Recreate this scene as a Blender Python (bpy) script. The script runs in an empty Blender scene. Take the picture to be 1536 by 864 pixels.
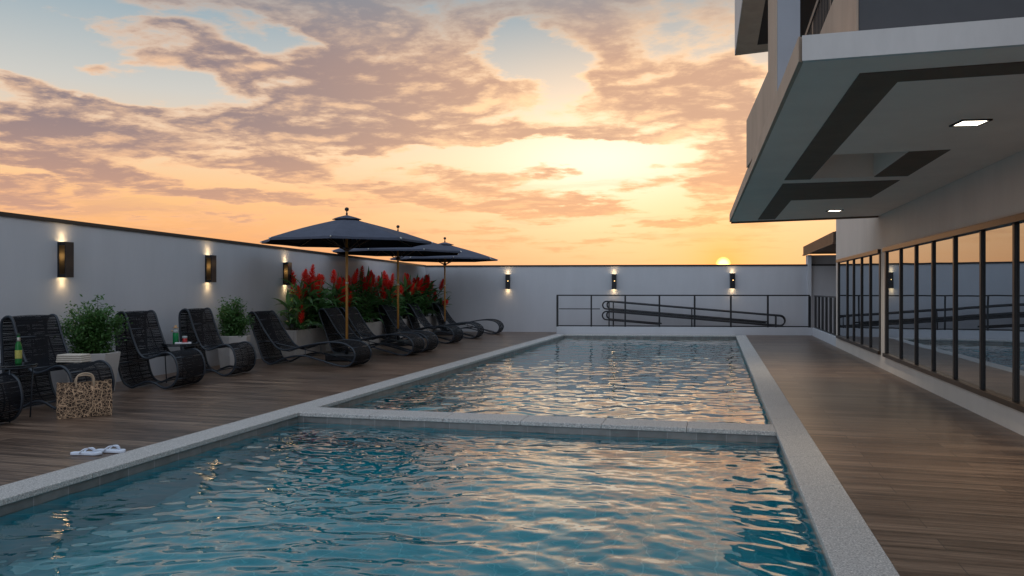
import bpy, math, random
import numpy as np
from mathutils import Vector, Matrix

C = bpy.context.scene.collection
SC = bpy.context.scene
R = math.radians

# ------------------------------------------------------------------ camera
YAW = math.atan(307.0 / 1150.0)
cam_d = bpy.data.cameras.new("camera")
cam_d.sensor_width = 36.0
cam_d.lens = 1150.0 / 1536.0 * 36.0
cam_d.shift_y = 3.0 / 1536.0
cam_d.clip_start = 0.05
cam_d.clip_end = 3000.0
cam = bpy.data.objects.new("camera", cam_d)
C.objects.link(cam)
cam.location = (0, 0, 1.4)
cam.rotation_euler = (R(90), 0, YAW)
SC.camera = cam
SC.view_settings.view_transform = 'Standard'
SC.view_settings.look = 'None'
SC.view_settings.exposure = 0.0
SC.view_settings.gamma = 1.0
SC.render.engine = 'CYCLES'
SC.cycles.max_bounces = 10
SC.cycles.transparent_max_bounces = 24
SC.cycles.caustics_reflective = True
SC.cycles.caustics_refractive = True
SC.cycles.blur_glossy = 0.5
SC.cycles.sample_clamp_indirect = 4.0
SC.cycles.use_denoising = True

# ------------------------------------------------------------------ sun
SUN_AZ, SUN_EL = R(0.46), R(1.86)          # azimuth from +Y towards +X
SUN_DIR = Vector((math.sin(SUN_AZ) * math.cos(SUN_EL), math.cos(SUN_AZ) * math.cos(SUN_EL), math.sin(SUN_EL)))
sun_d = bpy.data.lights.new("sun", 'SUN')
sun_d.energy = 0.6
sun_d.angle = R(0.6)
sun_d.color = (1.0, 0.62, 0.30)
sun = bpy.data.objects.new("sun", sun_d)
C.objects.link(sun)
sun.location = (0.2, 60, 12)
sun.rotation_euler = (-SUN_DIR).to_track_quat('-Z', 'Y').to_euler()

# ------------------------------------------------------------------ sky (world)
world = bpy.data.worlds.new("World")
SC.world = world
world.use_nodes = True
try:
    world.cycles.sampling_method = 'MANUAL'
    world.cycles.sample_map_resolution = 1024
except Exception:
    pass


def build_sky():
    nt = world.node_tree
    nt.nodes.clear()
    N, L = nt.nodes, nt.links

    def put(sock, v):
        if isinstance(v, bpy.types.NodeSocket):
            L.new(v, sock)
        else:
            sock.default_value = v

    def M(op, a, b=0.0, c=0.0, clamp=False):
        n = N.new('ShaderNodeMath'); n.operation = op; n.use_clamp = clamp
        put(n.inputs[0], a); put(n.inputs[1], b); put(n.inputs[2], c)
        return n.outputs[0]

    def V(op, a, b=(0, 0, 0), c=(0, 0, 0), out=0):
        n = N.new('ShaderNodeVectorMath'); n.operation = op
        put(n.inputs[0], a); put(n.inputs[1], b)
        if op == 'MULTIPLY_ADD':
            put(n.inputs[2], c)
        return n.outputs['Value'] if out else n.outputs[0]

    def comb(x, y, z=0.0):
        n = N.new('ShaderNodeCombineXYZ')
        put(n.inputs[0], x); put(n.inputs[1], y); put(n.inputs[2], z)
        return n.outputs[0]

    def mix(f, a, b, mode='MIX'):
        n = N.new('ShaderNodeMix'); n.data_type = 'RGBA'; n.blend_type = mode
        n.clamp_factor = True
        put(n.inputs[0], f); put(n.inputs[6], a); put(n.inputs[7], b)
        return n.outputs[2]

    def sm(v, lo, hi):
        n = N.new('ShaderNodeMapRange'); n.interpolation_type = 'SMOOTHSTEP'; n.clamp = True
        put(n.inputs[0], v); n.inputs[1].default_value = lo; n.inputs[2].default_value = hi
        return n.outputs[0]

    def ramp(v, stops):
        n = N.new('ShaderNodeValToRGB'); cr = n.color_ramp
        while len(cr.elements) < len(stops):
            cr.elements.new(0.5)
        for e, (p, col) in zip(cr.elements, stops):
            e.position = p; e.color = (*col, 1)
        put(n.inputs[0], v)
        return n.outputs[0]

    def noise(vec, scale, detail=8, rough=0.55, dist=0.0, color=False):
        n = N.new('ShaderNodeTexNoise')
        put(n.inputs['Vector'], vec); n.inputs['Scale'].default_value = scale
        n.inputs['Detail'].default_value = detail; n.inputs['Roughness'].default_value = rough
        n.inputs['Distortion'].default_value = dist
        return n.outputs['Color' if color else 'Fac']

    tc = N.new('ShaderNodeTexCoord')
    d = V('NORMALIZE', tc.outputs['Generated'])
    sp = N.new('ShaderNodeSeparateXYZ'); L.new(d, sp.inputs[0])
    x, y, z = sp.outputs
    el = M('ARCSINE', z)
    az = M('ARCTAN2', x, y)
    eld = M('MULTIPLY', el, 180 / math.pi)
    up = M('MAXIMUM', z, 0.0)
    inv = M('DIVIDE', 1.0, M('ADD', up, 0.085))
    P = comb(M('MULTIPLY', x, inv), M('MULTIPLY', y, inv))

    # clear-sky colours on the sunset side, by elevation
    e01 = M('DIVIDE', M('MAXIMUM', eld, 0.0), 90.0)
    west = ramp(e01, [(0.0, (0.90, 0.36, 0.145)), (0.034, (0.95, 0.43, 0.175)), (0.075, (0.99, 0.57, 0.26)),
                      (0.105, (0.92, 0.67, 0.44)), (0.15, (0.62, 0.61, 0.57)), (0.215, (0.30, 0.41, 0.48)),
                      (0.32, (0.20, 0.30, 0.37)), (0.50, (0.24, 0.34, 0.43)), (0.75, (0.50, 0.60, 0.74)), (1.0, (0.58, 0.69, 0.85))])
    east = ramp(e01, [(0.0, (0.78, 0.80, 0.90)), (0.12, (0.86, 0.92, 1.06)), (0.35, (0.74, 0.85, 1.02)),
                      (1.0, (0.58, 0.69, 0.85))])
    hx = V('NORMALIZE', comb(x, y, 0.0001))
    facing = V('DOT_PRODUCT', hx, (math.sin(SUN_AZ - 0.25), math.cos(SUN_AZ - 0.25), 0.0), out=1)
    wf = sm(facing, -0.35, 0.62)
    base = mix(wf, east, west)
    # brighter, yellower sky round the sun
    sd = V('DOT_PRODUCT', d, tuple(SUN_DIR), out=1)
    ang = M('MULTIPLY', M('ARCCOSINE', M('MINIMUM', sd, 0.99999)), 180 / math.pi)
    # broad brightness a little above and to the left of the sun
    q = V('MULTIPLY_ADD', comb(az, el), (1 / R(17), 1 / R(6.5), 0), (R(4) / R(17), -R(9.0) / R(6.5), 0))
    q = V('DOT_PRODUCT', q, q, out=1)
    broad = M('EXPONENT', M('MULTIPLY', q, -0.9))
    base = mix(M('MULTIPLY', broad, 0.88), base, (1.50, 1.04, 0.64, 1))
    q2 = V('MULTIPLY_ADD', comb(az, el), (1 / R(8), 1 / R(2.6), 0), (R(7.5) / R(8), -R(9.6) / R(2.6), 0))
    base = mix(M('EXPONENT', M('MULTIPLY', V('DOT_PRODUCT', q2, q2, out=1), -1.0)), base, (1.30, 1.14, 0.92, 1))
    g1 = M('EXPONENT', M('DIVIDE', ang, -2.0))
    g2 = M('EXPONENT', M('DIVIDE', ang, -9.0))
    base = mix(M('MULTIPLY', g2, 0.50), base, (1.15, 0.62, 0.24, 1))

    # physically based sky adds its own share
    ns = N.new('ShaderNodeTexSky'); ns.sky_type = 'NISHITA'; ns.sun_disc = False
    ns.sun_elevation = SUN_EL; ns.sun_rotation = SUN_AZ
    nish = mix(1.0, ns.outputs[0], (0.006, 0.006, 0.006, 1), 'MULTIPLY')

    # ---- clouds
    warp = noise(P, 0.55, 6, 0.6, color=True)
    warp2 = noise(P, 2.6, 6, 0.62, color=True)
    w1 = V('MULTIPLY', V('SUBTRACT', warp, (0.5, 0.5, 0.5)), (0.22, 0.085, 0.0))
    w2 = V('MULTIPLY', V('SUBTRACT', warp2, (0.5, 0.5, 0.5)), (0.11, 0.05, 0.0))
    AE = V('ADD', V('ADD', comb(az, el), w1), w2)
    # cloud masses: azimuth and elevation in degrees, half extents in degrees, weight
    acc = -0.02
    for (a, e, ra, re, wt) in SKY_BLOBS:
        ia, ie = 1 / R(ra), 1 / R(re)
        u = V('MULTIPLY_ADD', AE, (ia, ie, 0.0), (-R(a) * ia, -R(e) * ie, 0.0))
        qq = V('DOT_PRODUCT', u, u, out=1)
        f = M('MULTIPLY_ADD', qq, -0.45, 1.0, clamp=True)
        acc = M('MULTIPLY_ADD', f, wt, acc)
    acc = M('SUBTRACT', M('MINIMUM', M('MULTIPLY', acc, 0.76), 0.54), 0.03)
    out_view = sm(eld, 21.0, 27.0)
    low = sm(eld, 0.0, 7.0)
    lowk = M('MULTIPLY_ADD', low, 0.65, 0.35)

    def puffs(vec):
        fb = noise(vec, 1.05, 11, 0.62, 0.12)
        fb2 = noise(V('MULTIPLY', vec, (0.62, 0.70, 1.0)), 3.3, 9, 0.62, 0.15)
        return M('ADD', M('MULTIPLY', M('SUBTRACT', fb, 0.5), 1.9), M('MULTIPLY', M('SUBTRACT', fb2, 0.5), 2.9))
    n0 = puffs(P)
    n1 = puffs(V('ADD', P, (0.02, 0.16, 0.0)))            # the same field a little nearer the sun
    D = M('ADD', acc, M('MULTIPLY', n0, lowk))
    D = M('ADD', D, M('MULTIPLY', out_view, 0.15))
    alpha = sm(D, -0.06, 0.46)
    thick = sm(D, 0.10, 0.62)
    lit = sm(M('SUBTRACT', n0, n1), 0.0, 0.62)           # sun-facing side of each puff
    near_sun = M('EXPONENT', M('DIVIDE', ang, -24.0))
    lowf = sm(eld, 3.0, 13.0)
    edge_c = mix(lowf, (1.06, 0.54, 0.25, 1), mix(sm(near_sun, 0.15, 0.5), (1.0, 0.63, 0.38, 1), (1.35, 0.86, 0.46, 1)))
    core_far = mix(lowf, (0.66, 0.36, 0.25, 1), (0.245, 0.19, 0.215, 1))
    core_near = mix(lowf, (0.88, 0.46, 0.24, 1), (0.66, 0.39, 0.26, 1))
    core = mix(sm(near_sun, 0.12, 0.50), core_far, core_near)
    core = mix(M('MULTIPLY', lit, 0.80), core, edge_c)
    cc = mix(thick, edge_c, core)
    east_cc = mix(thick, (0.76, 0.81, 0.92, 1), (0.66, 0.72, 0.84, 1))
    cc = mix(sm(eld, 15.0, 24.0), cc, mix(lit, (0.22, 0.27, 0.32, 1), (0.38, 0.39, 0.40, 1)))
    cc = mix(sm(facing, -0.2, 0.5), east_cc, cc)
    # long thin bars of cloud near the horizon
    stv = V('ADD', comb(M('MULTIPLY', az, 2.6), M('MULTIPLY', el, 30.0)), V('MULTIPLY', warp, (0.8, 1.6, 0.0)))
    bars = sm(noise(stv, 1.0, 8, 0.6, 0.1), 0.50, 0.68)
    bars = M('MULTIPLY', bars, M('MULTIPLY', sm(eld, 0.3, 2.0), M('SUBTRACT', 1.0, sm(eld, 6.0, 11.0))))
    bars = M('MULTIPLY', bars, sm(facing, 0.2, 0.7))
    base = mix(M('MULTIPLY', bars, 0.55), base, mix(sm(near_sun, 0.18, 0.62), (0.70, 0.38, 0.26, 1), (0.90, 0.52, 0.28, 1)))
    sky = mix(M('MULTIPLY', alpha, 0.95), base, cc)
    sky = mix(M('MULTIPLY', g1, 0.85), sky, (1.45, 0.50, 0.09, 1))
    disc = M('SUBTRACT', 1.0, sm(ang, 0.10, 0.58))
    sky = mix(disc, sky, (7.0, 4.2, 1.1, 1))
    sky = mix(1.0, sky, nish, 'ADD')
    below = sm(eld, -1.5, -0.2)
    sky = mix(below, (0.08, 0.07, 0.07, 1), sky)
    bg = N.new('ShaderNodeBackground'); L.new(sky, bg.inputs[0]); bg.inputs[1].default_value = 1.0
    out = N.new('ShaderNodeOutputWorld'); L.new(bg.outputs[0], out.inputs[0])


def _ae(px, py):
    xr = (px - 768) / 1150.0
    a = math.atan(xr)
    return math.degrees(a - YAW), math.degrees(math.atan((435 - py) / 1150.0 * math.cos(a)))


def _blob(px, py, rx, ry, w):
    a, e = _ae(px, py)
    k = math.degrees(1 / 1150.0)
    ca = math.cos(R(a) + YAW)
    return (a, e, rx * k * ca * ca, ry * k * ca, w)


SKY_BLOBS = [_blob(*b) for b in [
    (70, 185, 150, 34, 1.0), (230, 205, 170, 36, 1.0), (380, 240, 110, 20, .8), (60, 235, 120, 22, .7),
    (170, 45, 80, 18, .7), (265, 80, 110, 26, .9), (330, 12, 130, 28, .7), (430, 175, 120, 36, 1.0),
    (360, 140, 80, 22, .6), (480, 112, 90, 26, .8), (610, 40, 95, 46, 1.0), (540, 70, 50, 26, .6),
    (690, 150, 110, 48, 1.0), (640, 190, 130, 26, .9), (760, 190, 80, 22, .8), (940, 25, 150, 40, 1.0),
    (1010, 75, 90, 30, .9), (880, 5, 120, 20, .8), (930, 150, 90, 46, 1.0), (1040, 165, 90, 44, 1.0),
    (1110, 130, 50, 40, .8), (960, 195, 90, 22, .9), (1050, 235, 70, 34, 1.0), (1085, 285, 60, 26, .9),
    (650, 283, 160, 22, .9), (760, 306, 90, 12, .8), (1000, 322, 60, 8, .9), (960, 279, 32, 9, .8),
    (800, 261, 36, 7, .8), (230, 283, 130, 12, .8), (50, 290, 90, 13, .8), (400, 290, 90, 9, .6),
    (830, 360, 130, 6, .5), (620, 345, 160, 7, .5), (60, 322, 60, 6, .6), (480, 262, 80, 8, .6),
    (1120, 200, 40, 50, .8),
    (330, 110, 60, 16, .4), (700, 95, 50, 30, .5), (560, 130, 70, 20, .5), (860, 195, 60, 16, .5), (1110, 60, 40, 30, .5),
    (150, 258, 120, 12, .6), (540, 300, 120, 10, .6), (300, 318, 90, 6, .5), (1060, 330, 60, 7, .6), (880, 305, 50, 6, .5),
    (20, 130, 60, 16, .5), (110, 110, 70, 14, .5), (470, 20, 80, 26, .8), (720, 20, 70, 22, .6), (250, 150, 90, 14, .4), (560, 215, 120, 14, .6),
    # clear gaps
    (50, 80, 60, 40, -.9), (190, 150, 170, 22, -.5), (765, 85, 45, 28, -.8), (825, 110, 35, 36, -.6),
    (800, 235, 210, 20, -.8), (900, 255, 90, 28, -.6), (560, 165, 40, 14, -.4), (1085, 75, 40, 18, -.5),
    (900, 330, 120, 12, -.4),
]]
build_sky()

# ------------------------------------------------------------------ materials
MATS = {}


def mat(name, col, rough=0.6, metal=0.0, var=0.0, vscale=3.0, bump=0.0, bscale=60.0, spec=0.5, stretch=(1, 1, 1), trans=0.0):
    m = bpy.data.materials.new(name); m.use_nodes = True
    nt = m.node_tree; b = nt.nodes['Principled BSDF']
    b.inputs['Base Color'].default_value = (*col, 1)
    b.inputs['Roughness'].default_value = rough
    b.inputs['Metallic'].default_value = metal
    b.inputs['Specular IOR Level'].default_value = spec
    tc = nt.nodes.new('ShaderNodeTexCoord')
    mp = nt.nodes.new('ShaderNodeMapping'); mp.inputs['Scale'].default_value = stretch
    nt.links.new(tc.outputs['Object'], mp.inputs[0])
    if var > 0:
        n = nt.nodes.new('ShaderNodeTexNoise'); n.inputs['Scale'].default_value = vscale
        n.inputs['Detail'].default_value = 8; n.inputs['Roughness'].default_value = 0.65
        nt.links.new(mp.outputs[0], n.inputs['Vector'])
        r = nt.nodes.new('ShaderNodeValToRGB')
        r.color_ramp.elements[0].position = 0.3; r.color_ramp.elements[1].position = 0.7
        r.color_ramp.elements[0].color = (*[c * (1 - var) for c in col], 1)
        r.color_ramp.elements[1].color = (*[min(1, c * (1 + var)) for c in col], 1)
        nt.links.new(n.outputs['Fac'], r.inputs[0]); nt.links.new(r.outputs[0], b.inputs['Base Color'])
    if bump > 0:
        n2 = nt.nodes.new('ShaderNodeTexNoise'); n2.inputs['Scale'].default_value = bscale
        n2.inputs['Detail'].default_value = 5
        nt.links.new(mp.outputs[0], n2.inputs['Vector'])
        bp = nt.nodes.new('ShaderNodeBump'); bp.inputs['Strength'].default_value = bump
        bp.inputs['Distance'].default_value = 0.01
        nt.links.new(n2.outputs['Fac'], bp.inputs['Height']); nt.links.new(bp.outputs[0], b.inputs['Normal'])
    if trans > 0:
        out = [n for n in nt.nodes if n.type == 'OUTPUT_MATERIAL'][0]
        t = nt.nodes.new('ShaderNodeBsdfTranslucent'); t.inputs[0].default_value = (*[min(1, c * 1.6) for c in col], 1)
        mx = nt.nodes.new('ShaderNodeMixShader'); mx.inputs[0].default_value = trans
        nt.links.new(b.outputs[0], mx.inputs[1]); nt.links.new(t.outputs[0], mx.inputs[2])
        nt.links.new(mx.outputs[0], out.inputs[0])
    MATS[name] = m
    return m


def emit(name, col, s):
    m = bpy.data.materials.new(name); m.use_nodes = True
    nt = m.node_tree; b = nt.nodes['Principled BSDF']
    b.inputs['Base Color'].default_value = (*col, 1)
    b.inputs['Emission Color'].default_value = (*col, 1)
    b.inputs['Emission Strength'].default_value = s
    return m


def nodes_of(name):
    m = bpy.data.materials.new(name); m.use_nodes = True
    nt = m.node_tree
    return m, nt, nt.nodes['Principled BSDF']


M_PLASTER = mat('painted_plaster', (0.53, 0.545, 0.575), 0.85, var=0.04, vscale=2.4, bump=0.10, bscale=90, stretch=(1, 1, 0.22))
M_PLASTER2 = mat('building_plaster', (0.62, 0.565, 0.51), 0.85, var=0.05, vscale=2.2, bump=0.12, bscale=110, stretch=(1, 1, 0.3))
M_SOFFIT = mat('soffit_paint', (0.86, 0.73, 0.64), 0.85, var=0.05, vscale=1.5, bump=0.05)
M_FASCIA = mat('fascia_concrete', (0.62, 0.60, 0.58), 0.8, var=0.10, vscale=3, bump=0.12, bscale=50, stretch=(1, 1, 0.25))
M_TAN = mat('tan_render', (0.44, 0.34, 0.26), 0.85, var=0.12, vscale=3, bump=0.12, bscale=60, stretch=(1, 1, 0.3))
M_BROWN = mat('brown_inlay', (0.150, 0.105, 0.074), 0.75, var=0.12, vscale=3)
M_DARKGREY = mat('dark_grey_render', (0.085, 0.088, 0.095), 0.8, var=0.10, vscale=2)
M_CAP = mat('dark_cap_metal', (0.018, 0.017, 0.017), 0.6, var=0.15, vscale=8)
M_BLACK = mat('black_powder_coat', (0.012, 0.013, 0.016), 0.42, var=0.2, vscale=20)
M_BRONZE = mat('bronze_frame', (0.042, 0.029, 0.021), 0.38, metal=0.45, var=0.12, vscale=6)
M_BRONZE_D = mat('dark_bronze_frame', (0.022, 0.018, 0.016), 0.42, metal=0.3, var=0.12, vscale=6)
M_TUBE = mat('chair_tube', (0.022, 0.031, 0.043), 0.34, var=0.15, vscale=18)
M_CORD = mat('woven_cord', (0.0035, 0.0045, 0.0080), 0.7, var=0.45, vscale=30, spec=0.2)
M_FABRIC = mat('umbrella_fabric', (0.075, 0.085, 0.118), 0.9, var=0.14, vscale=5, bump=0.15, bscale=300, spec=0.2)
M_UNDERSHADE = mat('umbrella_underside_shade', (0.016, 0.017, 0.022), 0.95, spec=0.1)  # dark copy of the fabric, shade under the canopy put into its colour
M_WOOD = mat('umbrella_wood', (0.58, 0.28, 0.07), 0.42, var=0.25, vscale=9, stretch=(6, 6, 0.7))
M_DKWOOD = mat('dark_timber', (0.10, 0.055, 0.032), 0.6, var=0.3, vscale=6, stretch=(4, 1, 4))
M_POT = mat('pale_pot', (0.50, 0.48, 0.46), 0.7, var=0.08, vscale=5, bump=0.1, bscale=80)
M_PLANTER = mat('planter_stone', (0.42, 0.39, 0.36), 0.75, var=0.12, vscale=4, bump=0.12, bscale=70)
M_SOIL = mat('soil', (0.03, 0.022, 0.016), 0.95, var=0.4, vscale=25, bump=0.6, bscale=40)
M_LEAF_S = mat('shrub_leaf', (0.065, 0.155, 0.040), 0.45, var=0.55, vscale=14, trans=0.25)
M_LEAF_G = mat('ginger_leaf', (0.080, 0.195, 0.058), 0.38, var=0.55, vscale=5, trans=0.22)
M_STEM = mat('plant_stem', (0.05, 0.06, 0.025), 0.7, var=0.3, vscale=12)
M_RED = mat('red_bract', (0.95, 0.050, 0.032), 0.5, var=0.35, vscale=9, trans=0.25)
M_FLIP = mat('flip_flop_rubber', (0.66, 0.72, 0.82), 0.6, var=0.04, vscale=20)
M_TOWEL = mat('towel_cloth', (0.62, 0.56, 0.47), 0.95, var=0.08, vscale=40, bump=0.5, bscale=180)
M_LEATHER = mat('bag_handle_leather', (0.42, 0.31, 0.21), 0.55, var=0.15, vscale=20)
M_GLASSTOP = mat('dark_table_glass', (0.012, 0.014, 0.016), 0.08)
M_LABEL = mat('bottle_label', (0.45, 0.42, 0.10), 0.6, var=0.3, vscale=60)
M_FOIL = mat('bottle_foil', (0.62, 0.60, 0.55), 0.35, metal=0.7)
M_CORK = mat('cork', (0.50, 0.30, 0.15), 0.8, var=0.2, vscale=50)
M_CAPG = mat('bottle_cap', (0.02, 0.06, 0.03), 0.4, metal=0.3)
M_PAPER = mat('paper', (0.70, 0.70, 0.72), 0.7)
M_REDCOVER = mat('red_cover', (0.45, 0.04, 0.04), 0.5)


def make_pool_tile():
    m = bpy.data.materials.new('pool_tile'); m.use_nodes = True
    nt = m.node_tree; N, L = nt.nodes, nt.links; b = N['Principled BSDF']
    tc = N.new('ShaderNodeTexCoord')
    sp = N.new('ShaderNodeSeparateXYZ'); L.new(tc.outputs['Object'], sp.inputs[0])
    ad = N.new('ShaderNodeMath'); ad.operation = 'ADD'; L.new(sp.outputs[1], ad.inputs[0]); L.new(sp.outputs[2], ad.inputs[1])
    cb = N.new('ShaderNodeCombineXYZ'); L.new(sp.outputs[0], cb.inputs[0]); L.new(ad.outputs[0], cb.inputs[1])
    br = N.new('ShaderNodeTexBrick'); L.new(cb.outputs[0], br.inputs['Vector'])
    br.offset = 0; br.inputs['Scale'].default_value = 1; br.inputs['Brick Width'].default_value = .25; br.inputs['Row Height'].default_value = .25
    br.inputs['Mortar Size'].default_value = .007
    br.inputs['Color1'].default_value = (.040, .44, .51, 1); br.inputs['Color2'].default_value = (.060, .50, .57, 1); br.inputs['Mortar'].default_value = (.20, .62, .67, 1)
    L.new(br.outputs['Color'], b.inputs['Base Color']); b.inputs['Roughness'].default_value = .5
    return m


M_LAMP_ON = emit('lamp_lens', (1.0, 0.70, 0.36), 14.0)
M_PANEL_ON = emit('downlight_diffuser', (1.0, 0.90, 0.72), 7.0)
M_TEALTILE = make_pool_tile()
M_GROUND = mat('ground', (0.05, 0.05, 0.045), 0.9, var=0.3, vscale=0.1)


def make_glass_green(name, col):
    m, nt, b = nodes_of(name)
    b.inputs['Base Color'].default_value = (*col, 1); b.inputs['Roughness'].default_value = 0.08
    out = [n for n in nt.nodes if n.type == 'OUTPUT_MATERIAL'][0]
    t = nt.nodes.new('ShaderNodeBsdfTransparent'); t.inputs[0].default_value = (*[min(1, c * 1.5 + .05) for c in col], 1)
    mx = nt.nodes.new('ShaderNodeMixShader'); mx.inputs[0].default_value = 0.35
    nt.links.new(b.outputs[0], mx.inputs[1]); nt.links.new(t.outputs[0], mx.inputs[2]); nt.links.new(mx.outputs[0], out.inputs[0])
    return m


M_BOTTLE = make_glass_green('green_bottle_glass', (0.03, 0.24, 0.06))
M_GREENJUICE = make_glass_green('green_drink', (0.02, 0.30, 0.10))
M_CLEARGL = make_glass_green('clear_glass', (0.45, 0.5, 0.5))
M_REDJUICE = make_glass_green('red_drink', (0.60, 0.05, 0.05))


def make_amber():
    m, nt, b = nodes_of('amber_panel')
    out = [n for n in nt.nodes if n.type == 'OUTPUT_MATERIAL'][0]
    t = nt.nodes.new('ShaderNodeBsdfTranslucent'); t.inputs[0].default_value = (0.62, 0.50, 0.33, 1)
    b.inputs['Base Color'].default_value = (0.03, 0.022, 0.015, 1); b.inputs['Roughness'].default_value = 0.3
    mx = nt.nodes.new('ShaderNodeMixShader'); mx.inputs[0].default_value = 0.7
    nt.links.new(b.outputs[0], mx.inputs[1]); nt.links.new(t.outputs[0], mx.inputs[2]); nt.links.new(mx.outputs[0], out.inputs[0])
    return m


M_AMBER = make_amber()


def make_window_glass():
    m, nt, b = nodes_of('window_glass')
    out = [n for n in nt.nodes if n.type == 'OUTPUT_MATERIAL'][0]
    g = nt.nodes.new('ShaderNodeBsdfGlossy'); g.inputs['Color'].default_value = (0.72, 0.79, 0.86, 1); g.inputs['Roughness'].default_value = 0.0
    b.inputs['Base Color'].default_value = (0.02, 0.021, 0.022, 1); b.inputs['Roughness'].default_value = 0.1
    b.inputs['Specular IOR Level'].default_value = 0.0
    lw = nt.nodes.new('ShaderNodeLayerWeight'); lw.inputs[0].default_value = 0.35
    mr = nt.nodes.new('ShaderNodeMapRange'); mr.inputs[3].default_value = 0.45; mr.inputs[4].default_value = 1.0
    nt.links.new(lw.outputs['Fresnel'], mr.inputs[0])
    mx = nt.nodes.new('ShaderNodeMixShader')
    nt.links.new(mr.outputs[0], mx.inputs[0]); nt.links.new(b.outputs[0], mx.inputs[1]); nt.links.new(g.outputs[0], mx.inputs[2])
    nt.links.new(mx.outputs[0], out.inputs[0])
    n = nt.nodes.new('ShaderNodeTexNoise'); n.inputs['Scale'].default_value = 0.9; n.inputs['Detail'].default_value = 1
    tc = nt.nodes.new('ShaderNodeTexCoord'); nt.links.new(tc.outputs['Object'], n.inputs['Vector'])
    bp = nt.nodes.new('ShaderNodeBump'); bp.inputs['Strength'].default_value = 0.02; bp.inputs['Distance'].default_value = 0.1
    nt.links.new(n.outputs['Fac'], bp.inputs['Height']); nt.links.new(bp.outputs[0], g.inputs['Normal'])
    return m


M_WINGLASS = make_window_glass()


def make_water():
    m, nt, b = nodes_of('pool_water')
    nt.nodes.remove(b)
    out = [n for n in nt.nodes if n.type == 'OUTPUT_MATERIAL'][0]
    g = nt.nodes.new('ShaderNodeBsdfGlossy'); g.inputs['Roughness'].default_value = 0.0
    g.inputs['Color'].default_value = (1, 0.97, 0.92, 1)
    t = nt.nodes.new('ShaderNodeBsdfRefraction'); t.inputs['Color'].default_value = (0.40, 0.88, 0.92, 1); t.inputs['IOR'].default_value = 1.33; t.inputs['Roughness'].default_value = 0.0
    fr = nt.nodes.new('ShaderNodeFresnel'); fr.inputs[0].default_value = 1.34
    mx = nt.nodes.new('ShaderNodeMixShader')
    k = nt.nodes.new('ShaderNodeMath'); k.operation = 'MULTIPLY'; k.use_clamp = True
    k2 = nt.nodes.new('ShaderNodeMath'); k2.operation = 'MULTIPLY_ADD'
    nt.links.new(fr.outputs[0], k2.inputs[0]); k2.inputs[1].default_value = 0.3; k2.inputs[2].default_value = 1.4
    nt.links.new(fr.outputs[0], k.inputs[0]); nt.links.new(k2.outputs[0], k.inputs[1])
    nt.links.new(k.outputs[0], mx.inputs[0]); nt.links.new(t.outputs[0], mx.inputs[1]); nt.links.new(g.outputs[0], mx.inputs[2])
    nt.links.new(mx.outputs[0], out.inputs[0])
    return m


M_WATER = make_water()


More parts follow.
